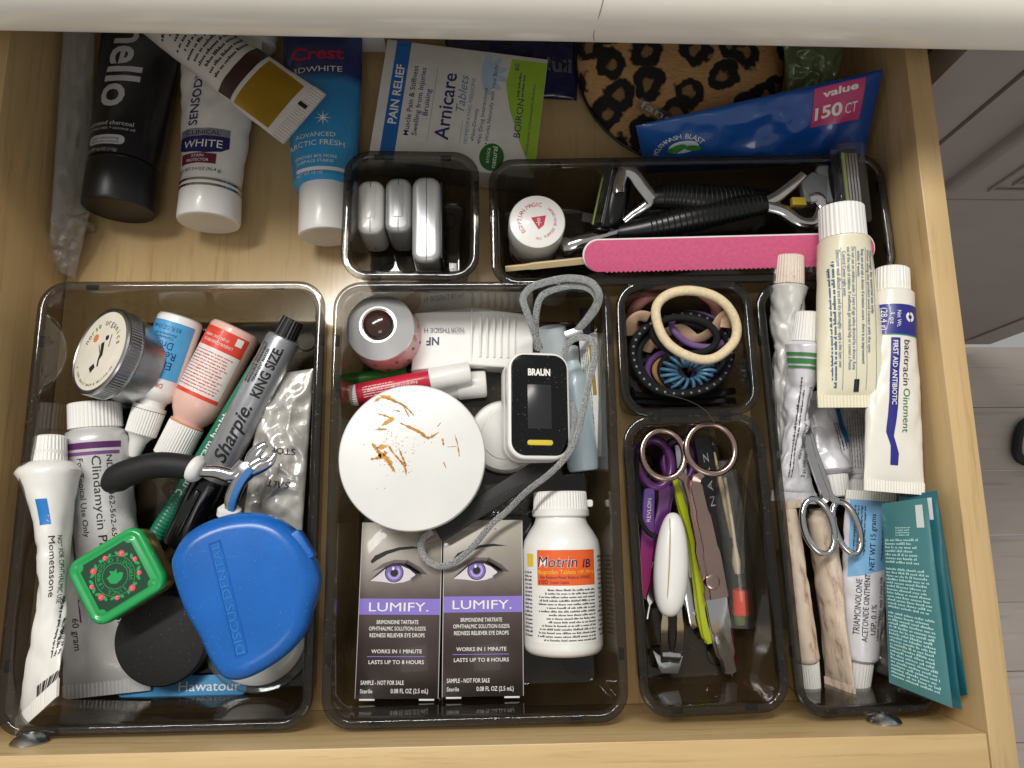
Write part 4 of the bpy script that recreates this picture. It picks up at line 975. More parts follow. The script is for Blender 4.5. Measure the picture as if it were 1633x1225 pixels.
# ================================================================== scissors and tweezers tray
FX = lambda cx, cy, z: at(980 + cx / 2.3567, 660 + cy / 2.3567, z)
F7 = lambda cx, cy, z: at(1000 + cx / 5.104, 680 + cy / 5.104, z)
ros = mat('rosy_steel', 'B9A097', .2, 1, .06, 60)
def loop(c_, rx, ry, ang, n=48):
    ca, sa = math.cos(math.radians(ang)), math.sin(math.radians(ang))
    return [c_ + Vector((rx * math.cos(a) * ca - ry * math.sin(a) * sa, rx * math.cos(a) * sa + ry * math.sin(a) * ca, 0)) for a in [2 * PI * i / n for i in range(n)]]
def ribbon(path, w0, th, m, root, name, up=(0, 0, 1)):
    """flat bar: half width list, half thickness"""
    P = [Vector(p) for p in path]; rs = []; u0 = Vector(up)
    for i, p in enumerate(P):
        t_ = (P[min(i + 1, len(P) - 1)] - P[max(0, i - 1)]).normalized(); u = (u0 - t_ * u0.dot(t_)).normalized(); s_ = t_.cross(u)
        q = w0[min(len(w0) - 1, int(round(i * (len(w0) - 1) / max(1, len(P) - 1))))] if isinstance(w0, list) else w0
        e = min(.35, q * .4, th * .8)
        rs.append([p + s_ * a + u * c for a, c in ((q - e, -th), (q, -th + e), (q, th - e), (q - e, th), (-q + e, th), (-q, th - e), (-q, -th + e), (-q + e, -th))])
    b = MB(); b.rings(rs); return b.build(name, m, root, 30)
def lerp(a, b_, n): return [Vector(a) + (Vector(b_) - Vector(a)) * i / n for i in range(n + 1)]

o = FX(365, 635, 22); t = thing('large_scissors', 'large steel scissors with round finger rings on top of the medium tray', 'scissors', Matrix.Translation(o))
Q = lambda cx, cy, z: FX(cx, cy, z) - o
b = MB(); b.tube(loop(Q(183, 152, 42), 11.6, 13.2, 10), 1.9, 12, True); b.build('finger_ring', ros, t)
b = MB(); b.tube(loop(Q(361, 131, 44), 13.2, 13.6, 20), 1.9, 12, True); b.build('finger_ring', ros, t)
ribbon(cat_rom([Q(228, 222, 42), Q(262, 242, 41), Q(282, 290, 38), Q(312, 420, 32), Q(352, 600, 24), Q(372, 690, 20)], 6), [2.0, 2.2, 2.6, 3.2, 4.4, 5.4], 1.5, ros, t, 'shank')
ribbon(cat_rom([Q(330, 226, 44), Q(306, 250, 43), Q(312, 300, 40), Q(345, 440, 33), Q(378, 600, 25), Q(392, 690, 21)], 6), [2.0, 2.6, 3.4, 4.2, 5.0, 5.2], 1.5, ros, t, 'shank')
ribbon(cat_rom([Q(378, 680, 20), Q(392, 760, 17), Q(412, 860, 13), Q(432, 950, 10), Q(441, 986, 9)], 5), [6.2, 6.0, 5.0, 3.4, .5], .9, chrome, t, 'blade')
ribbon(cat_rom([Q(368, 690, 17), Q(376, 760, 14), Q(396, 860, 11), Q(422, 950, 8), Q(436, 984, 7)], 5), [4.6, 5.0, 4.4, 3.0, .5], .9, chrome, t, 'blade')
b = MB(); p_ = Q(368, 632, 25.5); b.lathe([(0, 4.2), (1, 3.8), (1.4, 2.4), (1.1, .2)], 28, 'z', tuple(p_)); b.build('pivot_screw', ros, t)

o = F7(300, 400, 18); t = thing('purple_scissors', 'purple handled scissors lying under the large steel scissors', 'scissors', Matrix.Translation(o))
Q = lambda cx, cy, z: F7(cx, cy, z) - o
pup = mat('scissor_purple', '5E2A6B', .3, 0, .08, 60, coat=.3)
b = MB(); b.tube(loop(Q(225, 300, 22), 9.5, 13.5, 6), 2.6, 12, True); b.build('finger_ring', pup, t)
b = MB(); b.tube(loop(Q(420, 280, 16), 8.5, 12, -6), 2.4, 12, True); b.build('finger_ring', pup, t)
ribbon(cat_rom([Q(250, 470, 22), Q(300, 520, 22), Q(285, 680, 20), Q(240, 860, 17)], 6), [3.4, 3.6, 3.2, 2.6], 1.8, pup, t, 'shank')
ribbon(cat_rom([Q(370, 380, 19), Q(345, 520, 19), Q(310, 700, 18), Q(270, 880, 16)], 6), [2.6, 2.8, 2.6, 2.2], 1.8, pup, t, 'shank')
ribbon(cat_rom([Q(250, 850, 15), Q(200, 1080, 11), Q(150, 1400, 6)], 5), [3.4, 3.0, .6], .8, chrome, t, 'blade')

a_, c_ = F7(180, 505, 24), FX(112, 690, 12)
M = fx(a_, c_ - a_); L = (c_ - a_).length
t = thing('gradient_nail_file', 'purple to pink gradient nail file at the left of the medium tray', 'nail file', M @ Matrix.Rotation(math.radians(-18), 4, 'X'))
b = MB(); b.prism([(0, -1.8), (.8, -2.9), (2.5, -3.3), (L * .55, -4.0), (L * .85, -3.0), (L, -.6), (L, .6), (L * .85, 3.0), (L * .55, 4.0), (2.5, 3.3), (.8, 2.9), (0, 1.8)], -.8, .8, .25)
b.build('board', grad('file_gradient', [(0, '6E5AA6'), (.35, '7A4C9C'), (.6, 'A83E86'), (1, 'C23A7C')], 0, L, .45, 0, .05), t)
ink(t, whi, flat(.95), [T('REVLON', 12, 0, 2.4, 13, 180, .0)])

o = FX(213, 565, 26); M = fx(o, FX(206, 760, 24) - FX(222, 380, 28))
t = thing('egg_clipper', 'white egg shaped nail clipper with steel jaws pointing to the front', 'nail clipper', M)
b = MB(); b.lathe([(-28 + .05, .2)] + [(-28 * math.cos(a), 9.4 * math.sin(a) ** .8 * (1 - .12 * math.cos(a))) for a in [PI * k / 20 for k in range(1, 20)]] + [(28, .4)], 36, 'x', sy=.8); b.build('shell', W_, t, 60)
b = MB(); b.tube([(-26 * math.cos(a), -2.4 - .5 * math.sin(a), 7.75 * math.sin(a) ** .9) for a in [PI * k / 24 for k in range(1, 24)]], .35, 6); b.build('seam', mat('seam_tan', 'C0AE8C', .5), t)
for s in (-1, 1): ribbon(cat_rom([Vector((20, s * 3.4 + 1, 1)), Vector((38, s * 4.4 + 3, -4)), Vector((54, s * 2.6 + 4, -10))], 6), [1.8, 2.2, 2.6], 1.0, chrome, t, 'arm')
b = MB(); b.lathe([(-5.5, 2.2), (-5, 2.8), (5, 2.8), (5.5, 2.2)], 20, 'y', (50, 4, -9)); b.build('cross_pin', chrome, t)
b = MB(); b.prism([(48, -6), (60, -1), (60, 9), (50, 11), (54, 3)], -12, -9, .5); b.build('jaw', brushed, t)

def stick(name, label, cat, a, c, w0, th, m, z_up=(0, 0, 1), part='body'):
    A_ = a; o = A_; t = thing(name, label, cat, Matrix.Translation(o)); ribbon([p - o for p in lerp(a, c, 12)], w0, th, m, t, part, z_up); return t
lime = mat('lime_metal', 'B7C328', .32, 0, .05, 60, coat=.3)
o = F7(395, 430, 28); t = thing('lime_tweezers', 'lime green slanted tweezers beside the large scissors', 'tweezers', Matrix.Translation(o))
ribbon([p - o for p in cat_rom([F7(390, 430, 28), F7(450, 640, 25), F7(545, 960, 20), FX(338, 760, 14), FX(357, 862, 11)], 5)], [1.6, 2.0, 2.2, 2.6, 2.7, 1.6], .8, lime, t, 'arm')
ribbon([p - o for p in cat_rom([F7(392, 440, 25), F7(440, 660, 21), F7(525, 980, 16), FX(325, 760, 11), FX(350, 858, 9)], 5)], [1.6, 2.0, 2.2, 2.4, 2.5, 1.6], .8, lime, t, 'arm')
stick('metal_nail_file', 'pale steel nail file under the large scissors', 'nail file', F7(425, 150, 26), F7(545, 1225, 12), [2.6, 3.2, 3.0], .5, mat('pale_steel', 'C6C4CF', .35, .5))
t = stick('black_tweezers', 'flat black tweezers with grey lettering right of the scissors', 'tweezers', F7(610, 90, 26), FX(425, 700, 12), [5.0, 4.6, 3.4, 2.0], 1.0, mat('tweezer_black', '0E0E10', .35, dust=.15))
a_, c_ = F7(610, 90, 26), FX(425, 700, 12)
m_ = Matrix.Translation(a_).inverted() @ fx(a_, c_ - a_)
ink(t, mat('ink_silver', '9A9AA0', .4), lambda u, v: tuple(m_ @ Vector((u, v, 1.15))), [T('N A R Z', 24, 0, 2.8, 30, 180, 0)])
stick('wooden_stick', 'thin pale wooden cuticle stick behind the clear sleeve', 'stick', F7(705, 210, 22), F7(860, 900, 12), [.8, 1.4, 1.4], .9, wood('birch', 'D6BC8E', 'DFC99E', 'B79660', 0))
t = stick('red_glitter_stick', 'thin dark red glitter stick right of the scissor blades', 'stick', FX(402, 640, 14), FX(450, 936, 5), 1.6, 1.2, mat('red_glitter', '7E1026', .3, .3, .5, 1500, dust=.4))
stick('teal_tweezers', 'narrow dark teal tweezers against the left wall of the medium tray', 'tweezers', F7(95, 330, 16), F7(95, 1000, 10), [1.4, 1.8, 1.4], .8, mat('dark_teal', '1F4A4C', .4))
stick('grey_nail_tool', 'narrow grey steel tool below the gradient nail file', 'nail tool', FX(160, 560, 12), FX(122, 770, 8), [2.2, 2.4, .6], .7, chrome)
o = F7(90, 420, 24); t = thing('elastic_loop', 'thin black elastic cord hanging over the gradient nail file', 'elastic', Matrix.Translation(o))
b = MB(); b.tube([p - o for p in cat_rom([F7(150, 120, 20), F7(85, 260, 24), F7(80, 520, 27), F7(105, 740, 28), F7(160, 850, 28), F7(222, 895, 27)], 8)], 1.5, 10); b.build('band', bt, t, 60)
o = FX(290, 690, 7); t = thing('nail_clipper', 'small chrome nail clipper lying on the medium tray floor', 'nail clipper', fx(o, FX(250, 590, 10) - FX(300, 750, 6)))
b = MB(); b.prism(rrect(-14, 14, -5.5, 5.5, 2), -2, .2, .5); b.build('lower_lever', chrome, t)
b = MB(); b.prism([(-16, -6), (-12, -6.6), (10, -4), (14, -2), (14, 2), (10, 4), (-12, 6.6), (-16, 6)], 2.2, 3.6, .5); b.build('upper_lever', chrome, t)
b = MB(); b.lathe([(-1, 2.2), (5.5, 2.2), (6.2, 1.4)], 20, 'z', (-8, 0, 0)); b.build('post', chrome, t)
# clear sleeve with orange stopper
o = FX(480, 480, 12); t = thing('clear_sleeve', 'clear plastic sleeve with orange stopper and thin swab inside', 'sleeve', Matrix.Translation(o))
Q = lambda cx, cy, z: FX(cx, cy, z) - o
cs = clear('clear_sleeve_film', (.86, .86, .84), .07, 'D9D9D6', .05, .9, dust=.12)
b = MB(); p_ = cat_rom([Q(408, 175, 26), Q(425, 300, 22), Q(455, 500, 17), Q(475, 700, 13), Q(480, 800, 12)], 8)
b.tube(p_, [3 + 5.6 * min(1, i / 10) for i in range(len(p_))], 20, flat=.8); b.build('sleeve', cs, t, 60)
b = MB(); p_ = cat_rom([Q(440, 210, 20), Q(490, 360, 16), Q(535, 560, 13), Q(552, 740, 11), Q(548, 815, 10)], 8)
b.tube(p_, [3 + 4.4 * min(1, i / 12) for i in range(len(p_))], 20, flat=.8); b.build('sleeve', cs, t, 60)
b = MB(); b.lathe([(-7, 5.6), (-6.5, 6.0), (6.2, 5.0), (6.8, 4.4)], 28, 'x', sy=.85); b.build('stopper', mat('stopper_orange', 'FF5228', .35, 0, .04, 60, coat=.2, sss=.2), t, M=fx(Q(480, 706, 13), Q(476, 660, 14) - Q(484, 750, 12)))
b = MB(); b.tube([Q(415, 240, 23), Q(440, 400, 19), Q(455, 520, 16)], [.8, .9, 1.0], 8); b.tube([Q(452, 500, 16), Q(458, 560, 15), Q(462, 600, 14)], [1.2, 2.6, 1.6], 12); b.build('swab', mat('swab_cream', 'D6C8A8', .5), t)
b = MB(); b.tube([Q(475, 752, 13), Q(480, 790, 12)], [4.4, 3.6], 14, flat=.7); b.build('green_tip', mat('green_tip', '6C7A3A', .5), t)

# ================================================================== ointment tube tray
G5 = lambda cx, cy: (1180 + cx / 2.784, 320 + cy / 2.784)
G6 = lambda cx, cy: (1180 + cx / 2.525, 740 + cy / 2.525)
G8 = lambda cx, cy: (1200 + cx / 5.104, 620 + cy / 5.104)
alu = mat('alu_tube', 'D9D8D4', .3, .25, .05, 90, bump=.12, bs=260, dirt='8C7A66', dirt_at=.66)
dirty = mat('dirty_tube', 'DCCAB6', .45, 0, .08, 60, bump=.12, bs=300, dirt='8E6650', dirt_at=.54, dirt_st=(45, 190, 190))
dcap = mat('dirty_cap', 'E0D2C4', .5, 0, .06, 80, dirt='8A6650', dirt_at=.56, dirt_s=200)
laven = mat('white_alu', 'DEDDE2', .32, .1, .04, 80, bump=.12, bs=220, coat=.2)
creamt = mat('cream_laminate', 'EAE4C9', .32, 0, .03, 60, bump=.03, bs=160, coat=.2)
offw = mat('offwhite_laminate', 'EDEAE0', .3, 0, .03, 60, bump=.04, bs=150, coat=.2)
def tube(name, label, a, c, R, m, capL, capm, capr=None, **k):
    M, L = span(a, c, k.pop('roll', 0)); t = thing(name, label, 'tube', M)
    nkr = k.pop('neck', R * .62); nk = 4; shl = k.get('sh', 3)
    bd = k.get('bend'); by, bz = bd(1) if bd else (0, 0)
    body = L - capL - shl; k['sh'] = shl
    mp = squeeze(t, body, R, m, neck=nkr, nk=nk, **k)
    cr_ = capr or (R * .8, R * .74)
    ribcap(t, L - capL, L, cr_[0], cr_[1], capm, 30, .3, dy=by, dz=bz)
    return t, mp, body

t, mp, L = tube('crumpled_tube', 'crumpled aluminium tube with stained brown white cap, leftmost of the right tray', (*G8(225, 560), 30), (*G5(222, 245), 52), 10.5, alu, 16, dcap, (8.4, 7.6), Wc=7, cr=2.0, seed=11, p=.5, crimp=4, fold=lambda s: .55 + .45 * s, twist=lambda s: math.radians(60 * (1 - s)), sh=2)
ink(t, blk, mp, [T('Rev C 100506', L - 18, -3, 1.6, 16, 180), T('0gs 3-1517', L - 52, -1, 1.8, 18, 180)], du=3, dv=1)
t, mp, L = tube('green_striped_tube', 'crumpled white tube with three green stripes near its cap', (*G8(335, 925), 34), (*G5(306, 497), 54), 11.2, laven, 16, Wcap, (8.2, 7.2), Wc=12.5, cr=2.0, seed=12, p=.55, crimp=5.5, fold=lambda s: 1 - .42 * math.sin(PI * s) ** .8, twist=lambda s: math.radians(24 * math.sin(PI * s)), sh=2.5, bend=lambda s: (2.5 * math.sin(PI * s), 0))
gs = mat('stripe_green', '3F7F45', .4)
ink(t, gs, lambda u, v: mp(u, v, .5), [RC(L - 6, -10.2, L - 4.2, 10.2), RC(L - 10, -10, L - 7.4, 10), RC(L - 12.6, -9.6, L - 11.4, 9.6)], 'green_stripe', du=1, dv=.8)
ink(t, blk, mp, [T('NET WT 15 g', 22, -4, 2.0, 15, 180, 0), T('Triamcinolone Acetonide USP', L - 42, 0, 1.7, 40, 180, 0), FP(14, 3, L - 16, 6, 2, 22)], du=3, dv=1)
t, mp, L = tube('inverted_tube', 'white aluminium tube lying cap forward under the cream coloured tube', (*G8(520, 20), 22), (*G8(672, 880), 22), 12.4, laven, 12.5, Wcap, (9.0, 8.0), Wc=15, cr=1.5, seed=13, p=.8, crimp=5, sh=3)
ink(t, blk, mp, [FP(20, 4, L - 8, 9, 3, 31)], 'fine_print', du=3); ink(t, bl, mp, [RC(L - 34, 8, L - 14, 11)], 'blue_band', du=3, dv=1)
o = at(*G8(835, 420), 20)
M, L = span((*G8(850, 695), 16), (*G8(810, 130), 18)); t = thing('folded_leaflet', 'white printed leaflet carton lying behind the bacitracin tube', 'carton', M)
b = MB(); b.box(0, L, -8, 8, -5, 5, .4); b.build('carton', mat('leaflet_grey', 'DCDBDE', .5), t)
ink(t, gry, flat(5.12), [FP(3, -4, L - 3, 7, 7, 33, 0, .45)], 'fine_print')
M, L = span((*G8(835, 640), 12), (*G8(830, 935), 12)); t = thing('spare_tube', 'white tube end with ribbed cap in shade behind the small scissors', 'tube', M)
b = MB(); b.lathe([(0, 8.6), (6, 8.6), (8, 7.5)], 32, 'x'); b.build('body', laven, t); ribcap(t, 7, L, 7.8, 7.2, Wcap)

t, mp, L = tube('bacitracin_tube', 'off white bacitracin tube with navy print along the drawer side', (*(1426, 786), 60), (*(1422, 430), 62), 11.0, offw, 13, Wcap, (9.3, 8.9), Wc=16.0, cr=.7, seed=14, p=.6, crimp=6, neck=9, sh=1.5)
nvy = mat('baci_navy', '2B2C86', .36, coat=.2)
ink(t, mat('baci_teal', '2E8C86', .4), lambda u, v: mp(u, v, .2), [RC(L - 24.6, -10.8, L - 8.4, 10.8)], 'teal_edge', du=3, dv=1.2)
ink(t, nvy, lambda u, v: mp(u, v, .26), [RC(L - 24, -10.9, L - 8, 10.9)], 'navy_panel', du=3, dv=1.2)
ink(t, nvy, lambda u, v: mp(u, v, .24), [PG([(L - 26, 5.2), (L - 26, .6), (L - 62, 1.0), (L - 78, 2.4), (20, -.6), (14, -.6), (14, 3.6), (24, 4.0), (L - 76, 6.4), (L - 60, 5.6)])], 'navy_stripe', du=3, dv=1.2)
ink(t, whi, lambda u, v: mp(u, v, .36), [T('Net Wt.', L - 16, 1.6, 2.0, 9, 180), T('1 oz', L - 16, 4.8, 2.0, 6, 180), T('(28.4 g)', L - 16, 8.2, 2.4, 12, 180), RING(L - 14.5, -4.6, 1.2, 2.6, 20, 180, 16), RING(L - 14.5, -4.6, 1.2, 2.6, 200, 360, 16), T('FIRST AID ANTIBIOTIC', L - 44.5, 3.0, 2.3, 34, 180, .012)], du=3, dv=1.2)
ink(t, blk, lambda u, v: mp(u, v, .34), [T('bacitracin', L - 39, -3.2, 3.6, 24, 180, .0)], du=3, dv=1.2)
ink(t, mat('ink_leaf_green', '2F7D45', .4), lambda u, v: mp(u, v, .34), [T('Ointment', L - 64, -3.6, 3.6, 23, 180, .0)], 'green_lettering', du=3, dv=1.2)

t, mp, L = tube('cream_tube', 'large cream coloured ointment tube with blue print resting across two trays', (1363, 650, 62), (1341, 332, 68), 13.4, creamt, 18, Wcap, (12.2, 11.8), Wc=19.6, cr=.35, seed=15, p=.6, crimp=6.5, neck=11.5, sh=2)
tb = mat('ink_teal_blue', '2C5A86', .45)
mpc = lambda u, v: mp(u, v, .3)
ink(t, tb, mpc, [T('Warnings: for external use only.', L - 24, -9.2, 1.7, 34, 180, .01), T('When using this product avoid contact with the eyes', L - 34, -7.0, 1.7, 54, 180, .0), T('Stop use and ask a doctor if irritation occurs - there is no improvement', L - 37, -3.6, 1.7, 60, 180, .006), T('within 4 weeks.', L - 15, -1.4, 1.7, 14, 180, 0),
    T('Do not use on children under 2 years of age unless directed by a doctor. Keep', L - 38, 1.4, 1.7, 64, 180, 0), T('out of the reach of children. If swallowed, get medical help or contact a Poison', L - 38, 3.6, 1.7, 64, 180, 0), T('Control Center right away.', L - 20, 5.8, 1.7, 24, 180, 0),
    T('Directions: wash affected area and dry thoroughly - apply a thin layer over', L - 38, 8.4, 1.7, 62, 180, 0), FP(10, 9.6, L - 8, 12.2, 1, 41), FP(14, 11.6, L - 10, 13.6, 1, 42)] + [RC(9, y_, L - 6, y_ + .22) for y_ in (-11, -5.5, .0, 7.0)], du=4, dv=1.2)
ink(t, blk, mpc, [RC(8, -1.6, 14.5, 1.2)], 'black_mark', dv=1)

# small scissors
o = at(*G6(372, 250), 44); t = thing('small_scissors', 'small chrome scissors with oval rings hooked among the ointment tubes', 'scissors', Matrix.Translation(o))
Q = lambda cx, cy, z: at(*G6(cx, cy), z) - o
b = MB(); b.tube(loop(Q(316, 250, 44), 8.0, 14.6, 11), 1.7, 12, True); b.build('finger_ring', chrome, t)
b = MB(); b.tube(loop(Q(430, 255, 43), 6.6, 14.0, 14), 1.7, 12, True); b.build('finger_ring', chrome, t)
ribbon(cat_rom([Q(332, 150, 46), Q(345, 130, 47), Q(318, 60, 49), Q(280, -60, 48), Q(262, -160, 44), Q(240, -240, 40)], 6), [1.8, 2.0, 2.0, 2.0, 1.6, 1.0], 1.2, chrome, t, 'shank')
ribbon(cat_rom([Q(395, 150, 45), Q(362, 128, 46), Q(340, 60, 46), Q(296, -60, 45), Q(268, -160, 42), Q(246, -240, 38)], 6), [1.8, 1.9, 1.8, 1.8, 1.5, 1.0], 1.1, chrome, t, 'shank')
b = MB(); b.lathe([(0, 2.4), (1, 2.1), (1.3, .3)], 20, 'z', tuple(Q(300, -10, 49))); b.build('pivot_screw', chrome, t)

t, mp, L = tube('soiled_tube', 'brown stained ointment tube, left of the two soiled ones, cap to the front', (*G6(195, 150), 38), (*G6(284, 908), 14), 6.8, dirty, 16, Wcap, (6.2, 5.6), Wc=6.5, cr=.9, seed=16, p=.6, crimp=4, fold=lambda s: .6 + .4 * s ** .6, sh=2, neck=5)
M, L = span((*G6(408, 945), 20), (*G6(325, 190), 30), math.radians(-74)); t = thing('soiled_tube', 'brown stained ointment tube ending in a sharp crimp between two caps', 'tube', M)
mp = squeeze(t, L - 4, 7.8, dirty, 9, 11, .9, 17, p=.8, neck=6, nk=2)
ink(t, nvy, mp, [RC(34, 8, L - 10, 9.2)], 'navy_stripe', du=5)
t, mp, L = tube('triamcinolone_tube', 'white and light blue prescription ointment tube with cap to the front', (*G6(540, 110), 40), (*G6(466, 905), 15), 10.2, laven, 17, Wcap, (8.0, 7.2), Wc=15.5, cr=1.0, seed=18, p=.65, crimp=5, neck=7.4, sh=2, mcrimp=offw)
ink(t, mat('pharmacy_blue', '7FB4DE', .38, coat=.2), lambda u, v: mp(u, v, .18), [PG([(5, -13), (5, 13), (40, 11), (47, -12)])], 'blue_panel', du=3, dv=1.5)
ink(t, blk, lambda u, v: mp(u, v, .32), [T('NET WT 15 grams', 27, .5, 2.6, 26, 180 + 0, .01) if False else T('NET WT 15 grams', 27, -.5, 2.8, 30, 180, .01), T('TRIAMCINOLONE', 62, -6.5, 2.9, 30, 180, .0), T('ACETONIDE OINTMENT', 62, -2.4, 2.9, 36, 180, .0), T('USP, 0.1%', 68, 1.8, 2.9, 16, 180, .0), T('USUAL DOSAGE: apply 3 times daily', 62, 5.2, 1.5, 34, 180, 0), T('WARNING: Keep out of reach of children', 62, 7.6, 1.5, 34, 180, 0), FP(8, 4, 38, 9, 3, 51), FP(8, -11, 36, -4, 4, 52)], du=3, dv=1.5)
# silver sachet
t, mp = pxpouch('silver_sachet', 'plain silver foil sachet between the blue tube and teal packets', 'sachet', [(*G6(528, 470), 30), (*G6(560, 470), 34), (*G6(628, 868), 14), (*G6(520, 828), 8)], mat('silver_foil', 'B9BABA', .28, .75, .05, 60), bulge=3.5, cr=.8, seed=6)
# teal packets
teal = mat('teal_foil', '4A8286', .32, .15, .1, 30, coat=.4); dteal = mat('deep_teal_foil', '22646F', .30, .15, .1, 30, coat=.4)
def packet(label, quad, m, seed, txt):
    t, mp = pxpouch('teal_packet', label, 'packet', quad, m, bulge=1.6, cr=.35, seed=seed, fr=22, nu=30, nv=44, group='teal foil packets')
    tl = mat('ink_pale_teal', 'B4DEDA', .45)
    if txt: ink(t, tl, lambda u, v: mp(u, v, .28), [FP(1.5, 4, mp.W - 2.5, mp.H * .40, 19, seed + 60, 0, .66, .1), FP(1.5, mp.H * .415, mp.W - 2.5, mp.H * .64, 12, seed + 61, 0, .66, .12), FP(1.5, mp.H * .66, mp.W - 6, mp.H * .80, 7, seed + 62, 0, .66, .2), FP(mp.W * .3, mp.H * .81, mp.W - 9, mp.H - 13, 4, seed + 63, 0, .66, .2)], 'fine_print', du=4)
    else: ink(t, tl, lambda u, v: mp(u, v, .28), [FP(mp.W * .70, 14, mp.W - 4, mp.H - 18, 30, seed + 60, 0, .6, .3)], 'fine_print', du=4)
    ink(t, mat('ink_pale_grey', 'CFD8D6', .45), lambda u, v: mp(u, v, .3), [RC(mp.W - 6.5, mp.H - 14, mp.W - 2.5, mp.H - 3)], 'white_mark', du=2, dv=3)
    return t
packet('teal foil packet nearest the drawer side wall', [(*G6(690, 115), 52), (*G6(802, 180), 63), (*G6(916, 930), 69), (*G6(790, 950), 46)], dteal, 21, False)
packet('teal foil packet in the middle of the three packets', [(*G6(640, 130), 52), (*G6(792, 108), 66), (*G6(892, 988), 69), (*G6(720, 935), 50)], dteal, 22, False)
packet('frontmost teal foil packet covered in pale fine print', [(*G6(572, 160), 50), (*G6(752, 136), 70), (*G6(856, 982), 72), (*G6(602, 880), 50)], teal, 23, True)
stick('white_stick', 'off white plastic stick between the two crumpled tubes', 'stick', at(*G5(205, 700), 34), at(*G8(235, 640), 22), 2.6, 2.2, mat('ivory_plastic', 'DDDACB', .45))

# ================================================================== three upright cases, small back tray
def case(label, x0, x1, y0, y1, zt, zb, m, r, dark=None):
    P = [at(x0, y0, zt), at(x1, y0, zt), at(x1, y1, zt), at(x0, y1, zt)]; c_ = sum(P, Vector()) / 4
    hw, hh = (P[1] - P[0]).length / 2, (P[0] - P[3]).length / 2
    t = thing('floss_case', label, 'case', fz(Vector((c_.x, c_.y, zb)), (0, 0, 1), P[1] - P[0]), 'upright floss cases')
    b = MB(); b.prism(rrect(-hw, hw, -hh, hh, min(r, hw * .8)), 0, zt - zb, min(r, hw * .6) * .7, 5); b.build('shell', m, t, 50)
    b = MB(); b.tube([(0, -hh - .05, 6), (0, -hh + 1.2, zt - zb - .6), (0, -hh + 3, zt - zb + .02), (0, hh - 3, zt - zb + .02), (0, hh - 1, zt - zb - .8)], .22, 6); b.build('seam', mat('seam_dark', '55565A', .6), t)
    if not dark:
        b = MB(); b.prism(rrect(-hw * .36, hw * .36, -hh * .45, hh * .7, .6), zt - zb - .1, zt - zb + .25, .1); b.build('hinge_panel', m, t)
    else:
        b = MB(); b.box(hw - .6, hw + .8, -hh + 3, hh - 3, 3, zt - zb - 2, .8); pn = b.build('dark_panel', dark, t)
    return t
case('white floss case, leftmost of three in the small back tray', 569, 612, 286, 372, 36, 4, mat('case_white', 'DEDDD9', .32, coat=.2), 6)
case('plain silver floss case, middle of three in the small back tray', 614, 656, 282, 370, 38, 5, mat('case_silver', 'B4B5B6', .34, .3, coat=.2), 6)
case('larger silver case with dark side, rightmost of three in the small back tray', 657, 703, 280, 418, 42, 3, mat('case_silver2', 'BEBFC0', .3, .35, coat=.2), 9, mat('case_dark', '303234', .35))

# ================================================================== razor tray
c_ = at(857, 353, 44); t = thing('salve_jar', 'small white salve jar with red ring lettering in the razor tray', 'jar', Matrix.Translation((c_.x, c_.y, 3)))
b = MB(); b.lathe([(0, 13.5), (1, 15), (22, 15.2), (24, 14.8)], 56); jb = b.build('body', W_, t)
b = MB(); b.lathe([(23.5, 15.9), (24.2, 16.3), (39.4, 16.2), (40.6, 15.7), (41, 14.6), (41, .1)], 64); b.build('lid', W_, t, 30)
ri = mat('ink_crimson', 'C22A46', .45)
ink(t, ri, flat(41.12), [TA('EGYPTIAN MAGIC', 0, 0, 10.2, 218, 2.4, -10.6), TA('ALL PURPOSE SKIN CREAM', 0, 0, 10.2, -92, 1.6, 6.6, inward=True)])
ink(t, ri, flat(41.12), [PG([(-3.6, 2.2), (5, 3.6), (3.6, -2.4), (.6, -5)])], 'emblem'); ink(t, whi, flat(41.2), [RING(.8, 1.0, .6, .95, 0, 360, 12), RC(.6, -2.6, 1.0, .1), RC(-.6, -1.0, 2.2, -.6)], 'emblem_sign')
ink(jb, ri, lambda u, v: (15.35 * math.cos(u / 15.2), 15.35 * math.sin(u / 15.2), v), [RC(-40, 4, 10, 10)] + [T('EGYPTIAN', -26, 15, 3.2, 15), T('EGYPTIAN', -6, 15, 3.2, 15)], 'red_print', du=1.5)
stick('wooden_spatula', 'thin wooden spatula in front of the small salve jar', 'spatula', at(806, 429, 34), at(940, 415, 38), [1.6, 2.0, 2.0], 1.2, wood('birch', 'D6BC8E', 'DFC99E', 'B79660', 0), (0, -.6, .8))
a_, c_ = at(929, 408, 50), at(1394, 396, 54); M = fx(a_, c_ - a_) @ Matrix.Rotation(math.radians(14), 4, 'X'); L = (c_ - a_).length
t = thing('pink_nail_file', 'long pink nail file lying across the razor tray', 'nail file', M)
b = MB(); b.prism(rrect(0, L, -9, 9, 8.8, 8), -1.6, 1.2, .3); b.build('core', mat('foam_white', 'E4DEDC', .6), t)
ol = rrect(.8, L - .8, -9.3, 8.1, 8.2, 8); k = 0
b = MB(); b.prism(ol, 1.2, 1.75, .1); b.build('abrasive', mat('abrasive_pink', 'CB5880', .8, 0, .1, 500, bump=.5, bs=2200), t)
